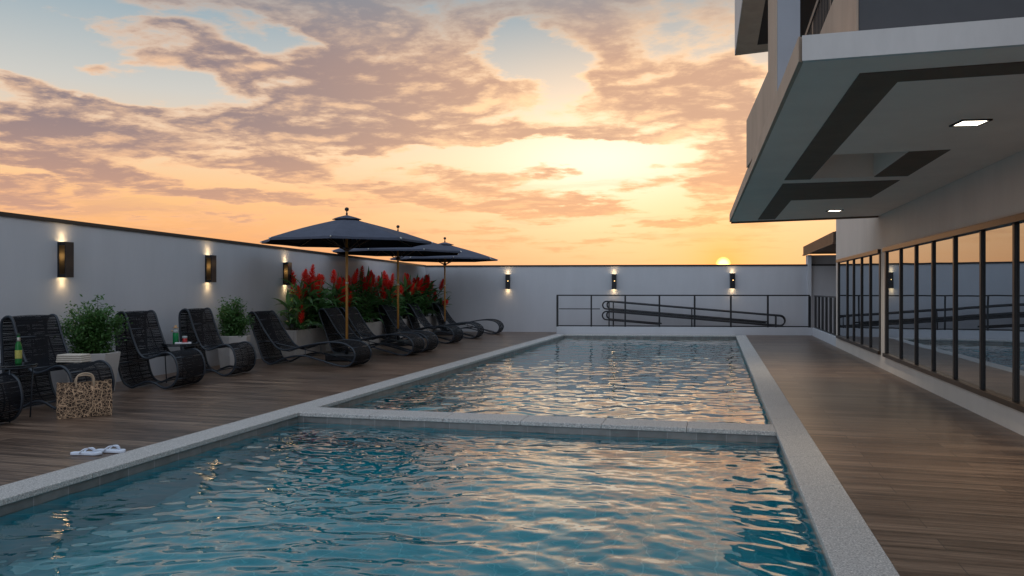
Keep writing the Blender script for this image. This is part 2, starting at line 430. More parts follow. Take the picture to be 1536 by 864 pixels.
def make_deck():
    m, nt, b = nodes_of('wood_look_deck')
    N, L = nt.nodes, nt.links
    tc = N.new('ShaderNodeTexCoord')

    def noise(scale, st, detail=6, rough=.6):
        mp = N.new('ShaderNodeMapping'); mp.inputs['Scale'].default_value = st
        L.new(tc.outputs['Object'], mp.inputs[0])
        n = N.new('ShaderNodeTexNoise'); n.inputs['Scale'].default_value = scale
        n.inputs['Detail'].default_value = detail; n.inputs['Roughness'].default_value = rough
        L.new(mp.outputs[0], n.inputs['Vector'])
        return n.outputs['Fac']
    br = N.new('ShaderNodeTexBrick')
    L.new(tc.outputs['Object'], br.inputs['Vector'])
    br.inputs['Color1'].default_value = (0.0, 0, 0, 1); br.inputs['Color2'].default_value = (1, 1, 1, 1)
    br.inputs['Mortar'].default_value = (0.5, 0.5, 0.5, 1)
    br.inputs['Scale'].default_value = 1.0
    br.inputs['Brick Width'].default_value = 1.2; br.inputs['Row Height'].default_value = 0.2
    br.inputs['Mortar Size'].default_value = 0.0025; br.inputs['Mortar Smooth'].default_value = 0.1
    br.offset = 0.37; br.offset_frequency = 2
    g1 = noise(3.0, (0.22, 5.5, 1), 9, .72)
    g2 = noise(3.0, (0.45, 13, 1), 7, .75)
    g3 = noise(0.6, (1, 1, 1), 3, .5)
    r = N.new('ShaderNodeValToRGB')
    cr = r.color_ramp
    cr.elements[0].position = 0.40; cr.elements[0].color = (0.044, 0.027, 0.019, 1)
    cr.elements[1].position = 0.60; cr.elements[1].color = (0.262, 0.177, 0.124, 1)
    e = cr.elements.new(0.5); e.color = (0.128, 0.080, 0.055, 1)

    def mth(op, a, b_):
        n = N.new('ShaderNodeMath'); n.operation = op
        for i, v in enumerate((a, b_)):
            if isinstance(v, bpy.types.NodeSocket): L.new(v, n.inputs[i])
            else: n.inputs[i].default_value = v
        return n.outputs[0]
    s = mth('ADD', mth('MULTIPLY', g1, 0.66), mth('MULTIPLY', g2, 0.42))
    s = mth('ADD', s, mth('MULTIPLY', mth('SUBTRACT', br.outputs['Color'], 0.5), 0.09))
    s = mth('ADD', mth('SUBTRACT', s, 0.065), mth('MULTIPLY', g3, 0.05))
    L.new(s, r.inputs[0])
    mx = N.new('ShaderNodeMix'); mx.data_type = 'RGBA'
    L.new(br.outputs['Fac'], mx.inputs[0]); L.new(r.outputs[0], mx.inputs[6]); mx.inputs[7].default_value = (0.03, 0.024, 0.02, 1)
    L.new(mx.outputs[2], b.inputs['Base Color'])
    rr = N.new('ShaderNodeMapRange'); L.new(g1, rr.inputs[0])
    rr.inputs[1].default_value = 0.3; rr.inputs[2].default_value = 0.7; rr.inputs[3].default_value = 0.27; rr.inputs[4].default_value = 0.42
    L.new(rr.outputs[0], b.inputs['Roughness'])
    bp = N.new('ShaderNodeBump'); bp.inputs['Strength'].default_value = 0.16; bp.inputs['Distance'].default_value = 0.003
    hh = mth('SUBTRACT', g1, mth('MULTIPLY', br.outputs['Fac'], 0.8))
    L.new(hh, bp.inputs['Height']); L.new(bp.outputs[0], b.inputs['Normal'])
    return m


M_DECK = make_deck()


def make_granite():
    m, nt, b = nodes_of('speckled_granite')
    N, L = nt.nodes, nt.links
    tc = N.new('ShaderNodeTexCoord')
    v = N.new('ShaderNodeTexVoronoi'); v.inputs['Scale'].default_value = 130
    L.new(tc.outputs['Object'], v.inputs['Vector'])
    n = N.new('ShaderNodeTexNoise'); n.inputs['Scale'].default_value = 95; n.inputs['Detail'].default_value = 6; n.inputs['Roughness'].default_value = .75
    L.new(tc.outputs['Object'], n.inputs['Vector'])
    r = N.new('ShaderNodeValToRGB'); cr = r.color_ramp
    cr.elements[0].position = .36; cr.elements[0].color = (.15, .15, .155, 1)
    cr.elements[1].position = .62; cr.elements[1].color = (.70, .67, .63, 1)
    e = cr.elements.new(.47); e.color = (.45, .43, .41, 1)
    L.new(n.outputs['Fac'], r.inputs[0])
    sx = N.new('ShaderNodeSeparateColor'); L.new(v.outputs['Color'], sx.inputs[0])
    mr = N.new('ShaderNodeMapRange'); L.new(sx.outputs[0], mr.inputs[0]); mr.inputs[3].default_value = .72; mr.inputs[4].default_value = 1.2
    mx = N.new('ShaderNodeMix'); mx.data_type = 'RGBA'; mx.blend_type = 'MULTIPLY'; mx.inputs[0].default_value = 1
    L.new(r.outputs[0], mx.inputs[6]); L.new(mr.outputs[0], mx.inputs[7])
    # slab joints every 0.9 m and faint water stains
    L.new(mx.outputs[2], b.inputs['Base Color'])
    b.inputs['Roughness'].default_value = .5
    bp = N.new('ShaderNodeBump'); bp.inputs['Strength'].default_value = .3; bp.inputs['Distance'].default_value = .004
    L.new(n.outputs['Fac'], bp.inputs['Height']); L.new(bp.outputs[0], b.inputs['Normal'])
    return m


M_GRANITE = make_granite()


def make_fascia_tile():
    m, nt, b = nodes_of('grey_pool_edge_tile')
    N, L = nt.nodes, nt.links
    tc = N.new('ShaderNodeTexCoord')
    sp = N.new('ShaderNodeSeparateXYZ'); L.new(tc.outputs['Object'], sp.inputs[0])
    ad = N.new('ShaderNodeMath'); ad.operation = 'ADD'; L.new(sp.outputs[0], ad.inputs[0]); L.new(sp.outputs[1], ad.inputs[1])
    cb = N.new('ShaderNodeCombineXYZ'); L.new(ad.outputs[0], cb.inputs[0]); L.new(sp.outputs[2], cb.inputs[1])
    br = N.new('ShaderNodeTexBrick'); L.new(cb.outputs[0], br.inputs['Vector'])
    br.inputs['Scale'].default_value = 1; br.inputs['Brick Width'].default_value = .3; br.inputs['Row Height'].default_value = .6
    br.inputs['Mortar Size'].default_value = .004; br.offset = 0
    br.inputs['Color1'].default_value = (.155, .155, .15, 1); br.inputs['Color2'].default_value = (.225, .22, .21, 1)
    br.inputs['Mortar'].default_value = (.30, .29, .28, 1)
    n = N.new('ShaderNodeTexNoise'); n.inputs['Scale'].default_value = 9; n.inputs['Detail'].default_value = 8
    L.new(tc.outputs['Object'], n.inputs['Vector'])
    mr = N.new('ShaderNodeMapRange'); L.new(n.outputs['Fac'], mr.inputs[0]); mr.inputs[3].default_value = .55; mr.inputs[4].default_value = 1.4
    mx = N.new('ShaderNodeMix'); mx.data_type = 'RGBA'; mx.blend_type = 'MULTIPLY'; mx.inputs[0].default_value = 1
    L.new(br.outputs['Color'], mx.inputs[6]); L.new(mr.outputs[0], mx.inputs[7])
    L.new(mx.outputs[2], b.inputs['Base Color']); b.inputs['Roughness'].default_value = .4
    return m


M_EDGETILE = make_fascia_tile()


def make_bag_weave():
    m, nt, b = nodes_of('crackle_weave')
    N, L = nt.nodes, nt.links
    tc = N.new('ShaderNodeTexCoord')
    mp = N.new('ShaderNodeMapping'); mp.inputs['Scale'].default_value = (1, 0.25, 1)
    L.new(tc.outputs['Object'], mp.inputs[0])
    facs = []
    for sc, th in ((24.0, .044), (38.0, .040), (12.0, .026)):
        v = N.new('ShaderNodeTexVoronoi'); v.feature = 'DISTANCE_TO_EDGE'; v.inputs['Scale'].default_value = sc
        L.new(mp.outputs[0], v.inputs['Vector'])
        mr = N.new('ShaderNodeMapRange'); mr.inputs[1].default_value = th * .6; mr.inputs[2].default_value = th * 1.5
        mr.inputs[3].default_value = 1; mr.inputs[4].default_value = 0
        L.new(v.outputs['Distance'], mr.inputs[0]); facs.append(mr.outputs[0])
    mxm = N.new('ShaderNodeMath'); mxm.operation = 'MAXIMUM'; L.new(facs[0], mxm.inputs[0]); L.new(facs[2], mxm.inputs[1])
    half = N.new('ShaderNodeMath'); half.operation = 'MULTIPLY'; L.new(facs[1], half.inputs[0]); half.inputs[1].default_value = .75
    mx2 = N.new('ShaderNodeMath'); mx2.operation = 'MAXIMUM'; L.new(mxm.outputs[0], mx2.inputs[0]); L.new(half.outputs[0], mx2.inputs[1])
    mx = N.new('ShaderNodeMix'); mx.data_type = 'RGBA'
    L.new(mx2.outputs[0], mx.inputs[0]); mx.inputs[6].default_value = (.035, .020, .012, 1); mx.inputs[7].default_value = (.62, .41, .25, 1)
    L.new(mx.outputs[2], b.inputs['Base Color']); b.inputs['Roughness'].default_value = .8
    bp = N.new('ShaderNodeBump'); bp.inputs['Strength'].default_value = .8; bp.inputs['Distance'].default_value = .006
    L.new(mx2.outputs[0], bp.inputs['Height']); L.new(bp.outputs[0], b.inputs['Normal'])
    return m


M_WEAVE = make_bag_weave()

# ------------------------------------------------------------------ mesh helpers


class MB:
    def __init__(self):
        self.v, self.f = [], []

    def add(self, vs, fs):
        o = len(self.v)
        self.v += [tuple(p) for p in vs]
        self.f += [tuple(i + o for i in f) for f in fs]
        return self

    def box(self, x0, y0, z0, x1, y1, z1):
        return self.prism([(x0, y0), (x1, y0), (x1, y1), (x0, y1)], z0, z1)

    def prism(self, poly, z0, z1, ztop=None):
        n = len(poly)
        a = sum(poly[i][0] * poly[(i + 1) % n][1] - poly[(i + 1) % n][0] * poly[i][1] for i in range(n))
        if a < 0:
            poly = poly[::-1]
            if ztop: ztop = ztop[::-1]
        vs = [(x, y, z0) for x, y in poly] + [(x, y, (ztop[i] if ztop else z1)) for i, (x, y) in enumerate(poly)]
        fs = [tuple(range(n))[::-1], tuple(range(n, 2 * n))]
        fs += [(i, (i + 1) % n, n + (i + 1) % n, n + i) for i in range(n)]
        return self.add(vs, fs)

    def wall(self, a, b, t, z0, z1, z1b=None):
        """upright slab from a to b; thickness t to the left of the walking direction"""
        dx, dy = b[0] - a[0], b[1] - a[1]
        l = math.hypot(dx, dy); nx, ny = -dy / l * t, dx / l * t
        zb = z1 if z1b is None else z1b
        poly = [a, b, (b[0] + nx, b[1] + ny), (a[0] + nx, a[1] + ny)]
        return self.prism(poly, z0, z1, [z1, zb, zb, z1])

    def tube(self, pts, r, n=8, closed=False, cap=True):
        pts = [Vector(p) for p in pts]
        m = len(pts)
        rs = r if isinstance(r, (list, tuple)) else [r] * m
        tan = []
        for i in range(m):
            if closed:
                t = pts[(i + 1) % m] - pts[i - 1]
            else:
                t = pts[min(i + 1, m - 1)] - pts[max(i - 1, 0)]
            tan.append(t.normalized() if t.length > 1e-9 else Vector((0, 0, 1)))
        ref = Vector((0, 0, 1)) if abs(tan[0].z) < .9 else Vector((1, 0, 0))
        u = tan[0].cross(ref).normalized()
        vs, fs = [], []
        for i in range(m):
            u = (u - tan[i] * u.dot(tan[i]))
            u = u.normalized() if u.length > 1e-6 else tan[i].orthogonal().normalized()
            w = tan[i].cross(u)
            for k in range(n):
                a = 2 * math.pi * k / n
                vs.append(pts[i] + (u * math.cos(a) + w * math.sin(a)) * rs[i])
        for i in range(m if closed else m - 1):
            j = (i + 1) % m
            for k in range(n):
                l = (k + 1) % n
                fs.append((i * n + k, i * n + l, j * n + l, j * n + k))
        if cap and not closed:
            fs.append(tuple(range(n))[::-1]); fs.append(tuple((m - 1) * n + k for k in range(n)))
        return self.add(vs, fs)

    def lathe(self, prof, n=20, c=(0, 0), z=0.0):
        vs, fs = [], []
        for (r, h) in prof:
            for k in range(n):
                a = 2 * math.pi * k / n
                vs.append((c[0] + r * math.cos(a), c[1] + r * math.sin(a), z + h))
        m = len(prof)
        for i in range(m - 1):
            for k in range(n):
                l = (k + 1) % n
                fs.append((i * n + k, i * n + l, (i + 1) * n + l, (i + 1) * n + k))
        fs.append(tuple(range(n))[::-1]); fs.append(tuple((m - 1) * n + k for k in range(n)))
        return self.add(vs, fs)

    def build(self, name, m, parent=None, smooth=False, bevel=0.0, loc=None):
        me = bpy.data.meshes.new(name)
        me.from_pydata([tuple(p) for p in self.v], [], self.f)
        me.materials.append(m)
        if smooth:
            me.polygons.foreach_set('use_smooth', [True] * len(me.polygons))
        me.update()
        o = bpy.data.objects.new(name, me); C.objects.link(o)
        if parent is not None: o.parent = parent
        if loc is not None: o.location = loc
        if bevel > 0:
            b = o.modifiers.new('bevel', 'BEVEL'); b.width = bevel; b.segments = 2; b.limit_method = 'ANGLE'
        return o


def tag(o, label=None, cat=None, group=None, kind=None):
    if label: o['label'] = label
    if cat: o['category'] = cat
    if group: o['group'] = group
    if kind: o['kind'] = kind
    return o


def thing(name, label, cat, loc=(0, 0, 0), rz=0.0, group=None):
    o = bpy.data.objects.new(name, None); C.objects.link(o)
    o.empty_display_size = 0.1
    o.location = loc; o.rotation_euler = (0, 0, rz)
    return tag(o, label, cat, group)


def copy_tree(o, parent=None):
    c = o.copy(); C.objects.link(c)
    if parent is not None: c.parent = parent
    for ch in list(o.children):
        copy_tree(ch, c)
    return c


def catmull(pts, per=5, closed=True):
    out = []
    n = len(pts)
    for i in range(n if closed else n - 1):
        g = (lambda k: pts[k % n]) if closed else (lambda k: pts[max(0, min(n - 1, k))])
        p0, p1, p2, p3 = g(i - 1), g(i), g(i + 1), g(i + 2)
        for s in range(per):
            t = s / per
            out.append(tuple(0.5 * ((2 * b) + (-a + c) * t + (2 * a - 5 * b + 4 * c - d) * t * t + (-a + 3 * b - 3 * c + d) * t ** 3)
                             for a, b, c, d in zip(p0, p1, p2, p3)))
    if not closed: out.append(tuple(pts[-1]))
    return out


# ------------------------------------------------------------------ setting: ground, deck, pool
XL_IN, XL_OUT, XR_IN, XR_OUT = -4.64, -4.95, 0.59, 0.87
Y_NEAR = -1.8
DIV_N = ((XL_IN, 7.87), (XR_IN, 8.02))
DIV_F = ((XL_IN, 8.24), (XR_IN, 8.40))
CURB_A, CURB_B = (-4.93, 23.95), (2.85, 25.306)
FAR_IN = ((XL_IN, 23.70), (XR_IN, 24.61))
WL_A, WL_B = (-8.20, -6.0), (-9.54, 24.36)       # left wall inner face
WL_A = (-9.54 + (-8.75 + 9.54) * (24.36 + 6.0) / (24.36 - 7.6), -6.0)
WB_A, WB_B = (-9.54, 24.36), (4.6, 26.82)
Z_W = -0.115

g = MB().box(-600, -600, -4.2, 600, 600, -4.0).build('ground', M_GROUND); tag(g, kind='structure')

deck = MB()
ZD = -0.004
deck.prism([(WL_A[0], -6), (XL_OUT, -6), (XL_OUT, CURB_A[1]), (2.85, CURB_B[1]), (4.6, 26.82), (-9.54, 24.36)], -0.30, ZD)
deck.prism([(XR_OUT, -6), (2.9, -6), (2.9, 25.3), (XR_OUT, 24.96)], -0.30, ZD)
deck.prism([(XL_OUT, -6), (XR_OUT, -6), (XR_OUT, Y_NEAR - .3), (XL_OUT, Y_NEAR - .3)], -0.30, ZD)
tag(deck.build('deck', M_DECK), kind='structure')

cop = MB()
t0, t1 = -0.045, 0.0
ov = 0.02


def coping_run(mb, a, b, c, d, n):
    """slabs between edge a->b and edge d->c, n pieces with hairline joints"""
    for i in range(n):
        s0, s1 = i / n, (i + 1) / n
        gap = 0.0015
        L = math.dist(a, b)
        s0 += gap / L; s1 -= gap / L
        l = lambda p, q, s: (p[0] + (q[0] - p[0]) * s, p[1] + (q[1] - p[1]) * s)
        mb.prism([l(a, b, s0), l(a, b, s1), l(d, c, s1), l(d, c, s0)], t0, t1)


yl = lambda x: CURB_A[1] + (x - CURB_A[0]) * (CURB_B[1] - CURB_A[1]) / (CURB_B[0] - CURB_A[0])
coping_run(cop, (XL_OUT, Y_NEAR - .3), (XL_OUT, yl(XL_OUT)), (XL_IN + ov, FAR_IN[0][1]), (XL_IN + ov, Y_NEAR - .3), 26)
coping_run(cop, (XR_IN - ov, Y_NEAR - .3), (XR_IN - ov, FAR_IN[1][1]), (XR_OUT, yl(XR_OUT)), (XR_OUT, Y_NEAR - .3), 27)
coping_run(cop, (XL_IN + ov, FAR_IN[0][1] - ov), (XR_IN - ov, FAR_IN[1][1] - ov), (XR_IN - ov, yl(XR_IN)), (XL_IN + ov, yl(XL_IN)), 5)
coping_run(cop, (XL_IN + ov, DIV_N[0][1] - ov), (XR_IN - ov, DIV_N[1][1] - ov), (XR_IN - ov, DIV_F[1][1] + ov), (XL_IN + ov, DIV_F[0][1] + ov), 6)
tag(cop.build('pool_coping', M_GRANITE, bevel=0.006), kind='structure')

edge = MB()
zb, zt = -0.15, t0
edge.wall((XL_IN, Y_NEAR), (XL_IN, FAR_IN[0][1]), 0.25, zb, zt)
edge.wall((XR_IN, FAR_IN[1][1]), (XR_IN, Y_NEAR), 0.25, zb, zt)
edge.wall((XR_IN + .2, FAR_IN[1][1] + .035), (XL_IN - .2, FAR_IN[0][1] - .035), -0.2, zb, zt - .002)
edge.prism([DIV_N[0], DIV_N[1], DIV_F[1], DIV_F[0]], zb, zt - .003)
edge.wall((XL_IN, Y_NEAR), (XR_IN, Y_NEAR), -0.25, zb, zt - .004)
tag(edge.build('pool_edge_tiles', M_EDGETILE), kind='structure')
bas = MB()
zb2, zf = -1.25, -1.2
bas.wall((XL_IN - .002, Y_NEAR), (XL_IN - .002, FAR_IN[0][1]), 0.25, zb2, zb)
bas.wall((XR_IN + .002, FAR_IN[1][1]), (XR_IN + .002, Y_NEAR), 0.25, zb2, zb)
bas.wall((XR_IN + .2, FAR_IN[1][1] + .037), (XL_IN - .2, FAR_IN[0][1] - .033), -0.2, zb2, zb)
bas.prism([(DIV_N[0][0], DIV_N[0][1] + .002), (DIV_N[1][0], DIV_N[1][1] + .002), (DIV_F[1][0], DIV_F[1][1] - .002), (DIV_F[0][0], DIV_F[0][1] - .002)], zb2, zb)
bas.wall((XL_IN, Y_NEAR - .002), (XR_IN, Y_NEAR - .002), -0.25, zb2, zb)
bas.prism([(XL_IN - .2, Y_NEAR - .2), (XR_IN + .2, Y_NEAR - .2), (XR_IN + .2, 24.8), (XL_IN - .2, 24.0)], zb2 - .1, zb2)
tag(bas.build('pool_basin', M_TEALTILE), kind='structure')


def water_sheet(name, xs, y0f, y1f, ny, seed, slope, lam0, lam1):
    """a rippled water surface; real waves as a sum of many small wavelets"""
    rng = np.random.default_rng(seed)
    nx = len(xs)
    X = np.repeat(np.array(xs)[None, :], ny, 0)
    s = np.linspace(0, 1, ny)[:, None]
    Y0 = np.array([y0f(v) for v in xs])[None, :]; Y1 = np.array([y1f(v) for v in xs])[None, :]
    Y = Y0 + (Y1 - Y0) * s
    # slow warping keeps the pattern from looking like regular sines
    WX = X + 0.10 * np.sin(1.3 * Y + 0.7 * X) + 0.07 * np.sin(2.9 * X - 1.1 * Y + 1.0)
    WY = Y + 0.12 * np.sin(1.1 * X - 0.6 * Y + 2.0) + 0.06 * np.sin(2.3 * Y + 1.7 * X)
    H = np.zeros_like(X); s2 = 0.0
    K = 100
    for i in range(K):
        lam = lam0 * (lam1 / lam0) ** rng.random()
        th = rng.normal(math.pi / 2, 0.75) if rng.random() < .72 else rng.random() * math.pi * 2
        k = 2 * math.pi / lam
        a = lam ** 1.15 * (0.5 + rng.random())
        ph = rng.random() * 6.283
        arg = k * (math.cos(th) * WX + math.sin(th) * WY) + ph
        H += a * (np.sin(arg) + 0.22 * np.sin(2 * arg + 1.2))
        s2 += (a * k) ** 2 / 2
    # gusts: calmer and livelier patches
    G = 0.78 + 0.22 * np.sin(0.55 * X + 0.8 * Y + seed) * np.sin(0.9 * X - 0.35 * Y + 1.0)
    H *= slope / math.sqrt(s2) * G
    co = np.stack([X, Y, Z_W + H], -1).reshape(-1, 3)
    idx = np.arange(nx * ny).reshape(ny, nx)
    q = np.stack([idx[:-1, :-1], idx[:-1, 1:], idx[1:, 1:], idx[1:, :-1]], -1).reshape(-1, 4)
    me = bpy.data.meshes.new(name)
    me.vertices.add(len(co)); me.vertices.foreach_set('co', co.astype(np.float32).ravel())
    me.loops.add(q.size); me.loops.foreach_set('vertex_index', q.astype(np.int32).ravel())
    me.polygons.add(len(q)); me.polygons.foreach_set('loop_start', np.arange(0, q.size, 4, dtype=np.int32))
    me.polygons.foreach_set('loop_total', np.full(len(q), 4, dtype=np.int32))
    me.polygons.foreach_set('use_smooth', np.ones(len(q), dtype=bool))
    me.update(calc_edges=True); me.validate()
    me.materials.append(M_WATER)
    o = bpy.data.objects.new(name, me); C.objects.link(o)
    return tag(o, kind='structure')


lin = lambda p, q: (lambda x: p[1] + (q[1] - p[1]) * (x - p[0]) / (q[0] - p[0]))
water_sheet('pool_water', np.linspace(XL_IN, XR_IN, 330), lambda x: Y_NEAR, lin(*DIV_N), 660, 3, 0.070, 0.09, 0.58)
water_sheet('pool_water', np.linspace(XL_IN, XR_IN, 240), lin(*DIV_F), lin(*FAR_IN), 880, 8, 0.066, 0.14, 0.82)

# ------------------------------------------------------------------ boundary walls
zl = lambda y: 2.336 + (2.19 - 2.336) * (y - 7.7) / (24.36 - 7.7)
t = thing('boundary_wall', 'long pale grey plastered wall along the left deck behind the loungers', 'wall', (WL_A[0], WL_A[1], 0))
o = MB().wall((0, 0), (WL_B[0] - WL_A[0], WL_B[1] - WL_A[1] + .2), 0.2, -0.3, zl(-6), zl(24.56)).build('wall', M_PLASTER, t)
c = MB()
zc0, zc1 = zl(-6), zl(24.4)
dx, dy = WL_B[0] - WL_A[0], WL_B[1] - WL_A[1]
ln = math.hypot(dx, dy); nx, ny = -dy / ln, dx / ln
a = (0 - nx * .025, 0 - ny * .025); b = (dx - nx * .025, dy - ny * .025)
poly = [a, b, (b[0] + nx * .25, b[1] + ny * .25), (a[0] + nx * .25, a[1] + ny * .25)]
vs = [(p[0], p[1], (zc0, zc1, zc1, zc0)[i]) for i, p in enumerate(poly)] + [(p[0], p[1], (zc0, zc1, zc1, zc0)[i] + .055) for i, p in enumerate(poly)]
c.add(vs, [(3, 2, 1, 0), (4, 5, 6, 7), (0, 1, 5, 4), (1, 2, 6, 5), (2, 3, 7, 6), (3, 0, 4, 7)])
c.build('coping_cap', M_CAP, t)
t = thing('boundary_wall', 'pale grey plastered wall across the far end behind the ramp', 'wall', (WB_A[0], WB_A[1], 0))
MB().wall((.0, .0), (WB_B[0] - WB_A[0], WB_B[1] - WB_A[1]), 0.2, -0.3, 2.185).build('wall', M_PLASTER, t)
dx, dy = WB_B[0] - WB_A[0], WB_B[1] - WB_A[1]
MB().wall((-.02 + .0043, -.0246), (dx + .0043, dy - .0246), 0.25, 2.185, 2.235).build('coping_cap', M_CAP, t)

# low wall between pool and ramp, turning back along the building
t = thing('low_wall', 'low white kerb wall at the far end of the pool under the railing', 'low wall', (CURB_A[0], CURB_A[1], 0))
MB().wall((0, 0), (CURB_B[0] - CURB_A[0], CURB_B[1] - CURB_A[1]), 0.16, -0.2, 0.232).build('wall', M_PLASTER, t, bevel=.006)
t = thing('low_wall', 'white kerb wall running from far railing corner to the building', 'low wall', (2.85, 20.4, 0))
MB().wall((0, 4.905), (0, 0.0), 0.16, -0.2, 0.235).build('wall', M_PLASTER, t, bevel=.006)

# sloping ramp floor between low wall and far wall
ux, uy = (CURB_B[0] - CURB_A[0]), (CURB_B[1] - CURB_A[1])
ul = math.hypot(ux, uy); ux /= ul; uy /= ul


def along(s, o, z=0.0):
    """point s metres along the low wall, o metres behind it"""
    return (CURB_A[0] + ux * s - uy * o, CURB_A[1] + uy * s + ux * o, z)


rp = MB()
p = [along(1.2, .17), along(7.2, .17), along(7.2, 1.14), along(1.2, 1.14)]
rp.prism([q[:2] for q in p], -.02, .2, [.17, .004, .004, .17])
tag(rp.build('ramp', M_DECK), kind='structure')

# ------------------------------------------------------------------ railing on the low wall
t = thing('guard_railing', 'black metal railing with slim posts on the low wall at the pool end', 'railing', along(0, .08, 0.235))
ang = math.atan2(uy, ux)
t.rotation_euler = (0, 0, ang)
sx = [(.03 if i == 0 else math.dist((CURB_A[0], CURB_A[1]), q)) for i, q in enumerate([(-4.867, 23.959), (-3.84, 24.138), (-2.787, 24.322), (-1.733, 24.506), (-.656, 24.694), (.442, 24.885), (1.556, 25.079), (2.80, 25.297)])]
L_r = sx[-1]
for i, s in enumerate(sx):
    w = .034 if i in (0, 7) else .025
    MB().box(s - w, -w, 0 if i else -.26, s + w, w, .975).build('post', M_BLACK, t)
for z0, z1, w in ((.976, 1.016, .030), (.012, .045, .02)):
    for k in range(1):
        MB().box(0, -w, z0, L_r, w, z1).build('rail', M_BLACK, t)
MB().box(sx[0] + .05, -.014, .55, sx[0] + 1.35, .014, .578).build('rail', M_BLACK, t)

t = thing('slat_railing', 'short black railing of broad upright slats beside the building corner', 'railing', (2.93, 20.4, .235))
for i in range(6):
    yy = 4.72 - i * .80
    MB().box(-.022, yy - .11, 0.03, .022, yy + .11, .965).build('slat', M_BLACK, t)
MB().box(-.03, .02, .966, .03, 4.84, 1.0).build('rail', M_BLACK, t)
MB().box(-.024, .02, 0, .024, 4.84, .03).build('rail', M_BLACK, t)

# ------------------------------------------------------------------ ramp hand rails (two, near and far side of ramp)


def arc(c, r, a0, a1, n=8):
    return [(c[0] + r * math.cos(a0 + (a1 - a0) * i / n), c[1] + r * math.sin(a0 + (a1 - a0) * i / n)) for i in range(n + 1)]


def handrail(off, ds, label):
    t = thing('ramp_handrail', label, 'handrail', along(0, off), ang, 'handrails of the ramp')
    sL, sR = 1.60 + ds, 7.02 + ds
    zt = lambda s, z0: z0 - .0835 * (s - sL)
    r = .024
    # upper pipe: stub below, bend at the left, long slope to the bend at the right, then the lower pipe back up the slope
    pts = []
    c = (sL, (1.035 + .788) / 2); rad = (1.035 - .788) / 2
    pts += [(s, zt(s, .788)) for s in (sL + 5.0, sL + 2.5, sL + .3)]
    pts += arc(c, rad, -math.pi / 2, -math.pi * 1.5)
    pts += [(s, zt(s, 1.035)) for s in (sL + .3, sL + 2.5, sR - .2)]
    zR1, zR3 = zt(sR, 1.035), zt(sR, .712)
    pts += arc((sR, (zR1 + zR3) / 2), (zR1 - zR3) / 2, math.pi / 2, -math.pi / 2)
    pts += [(s, zt(s, .712)) for s in (sR - .2, sL + 2.5, sL + .3)]
    c = (sL, (.712 + .444) / 2); rad = (.712 - .444) / 2
    pts += arc(c, rad, math.pi / 2, math.pi * 1.5)
    pts += [(s, zt(s, .444)) for s in (sL + .3, sL + 1.65)]
    MB().tube([(a_, 0, b_) for a_, b_ in pts], r, 8).build('pipe', M_BLACK, t, smooth=True)
    for s in (sL + .08, sL + 2.7, sR - .12):
        MB().tube([(s, 0, .005 + max(0, .17 * (1 - (s - 1.2) / 6))), (s, 0, zt(s, 1.035) - .005)], .02, 8).build('post', M_BLACK, t, smooth=True)
    return t


handrail(.42, 0, 'double pipe handrail of the ramp, the one nearer the pool')
handrail(.98, .16, 'double pipe handrail of the ramp, the one against the far wall')

# ------------------------------------------------------------------ building on the right
bld = thing('pool_building', 'grey and white modern building with windows and a cantilevered canopy over the deck', 'building', (0, 0, 0))
BX = 2.85
wins = [(15.033, 20.052, [15.033, 16.026, 16.941, 17.888, 18.72, 20.052]),
        (1.2, 14.639, [1.2, 2.3, 3.4, 4.5, 5.6, 6.62, 7.62, 8.616, 9.605, 10.61, 11.597, 12.527, 13.505, 14.639])]
WZ0, WZ1 = .235, 2.135
wl = MB()
wl.box(BX, -6, -.3, 3.3, 20.4, WZ0)                       # plinth
wl.box(BX + .004, -6, WZ1, 3.3, 20.4, 6.6)                # above windows
wl.box(BX + .004, 14.639, WZ0, 3.3, 15.033, WZ1)
wl.box(BX + .004, 20.052, WZ0, 3.3, 20.4, WZ1)
wl.box(BX + .004, -6, WZ0, 3.3, 1.2, WZ1)
wl.box(3.3, 20.2, -.3, 12, 20.4, 6.6)                     # end wall
wl.box(3.304, -6, 6.3, 12, 20.2, 6.6)                     # roof slab
wl.build('wall', M_PLASTER2, bld)
for (y0, y1, ys) in wins:
    w = MB()
    w.box(BX - .05, y0, WZ1 - .075, BX + .12, y1, WZ1)            # head
    w.box(BX - .05, y0, WZ0 + .003, BX + .12, y1, WZ0 + .065)     # sill
    win = w.build('window', M_BRONZE, bld, bevel=.004)
    for yy in ys:
        s = 1 if yy == ys[0] else (-1 if yy == ys[-1] else 0)
        hw = .05 if s else .026
        MB().box(BX - .012, yy + s * hw - hw, WZ0 + .066, BX + .045, yy + s * hw + hw, WZ1 - .076).build('mullion', M_BRONZE_D, win)
    for i in range(len(ys) - 1):
        MB().box(BX + .012, ys[i] + .02, WZ0 + .060, BX + .022, ys[i + 1] - .02, WZ1 - .070).build('pane', M_WINGLASS, win)
# room behind the panes so the building is not hollow
MB().box(3.304, -5.8, -.2, 3.4, 20.1, 6.2).build('inner_wall', M_DARKGREY, bld)

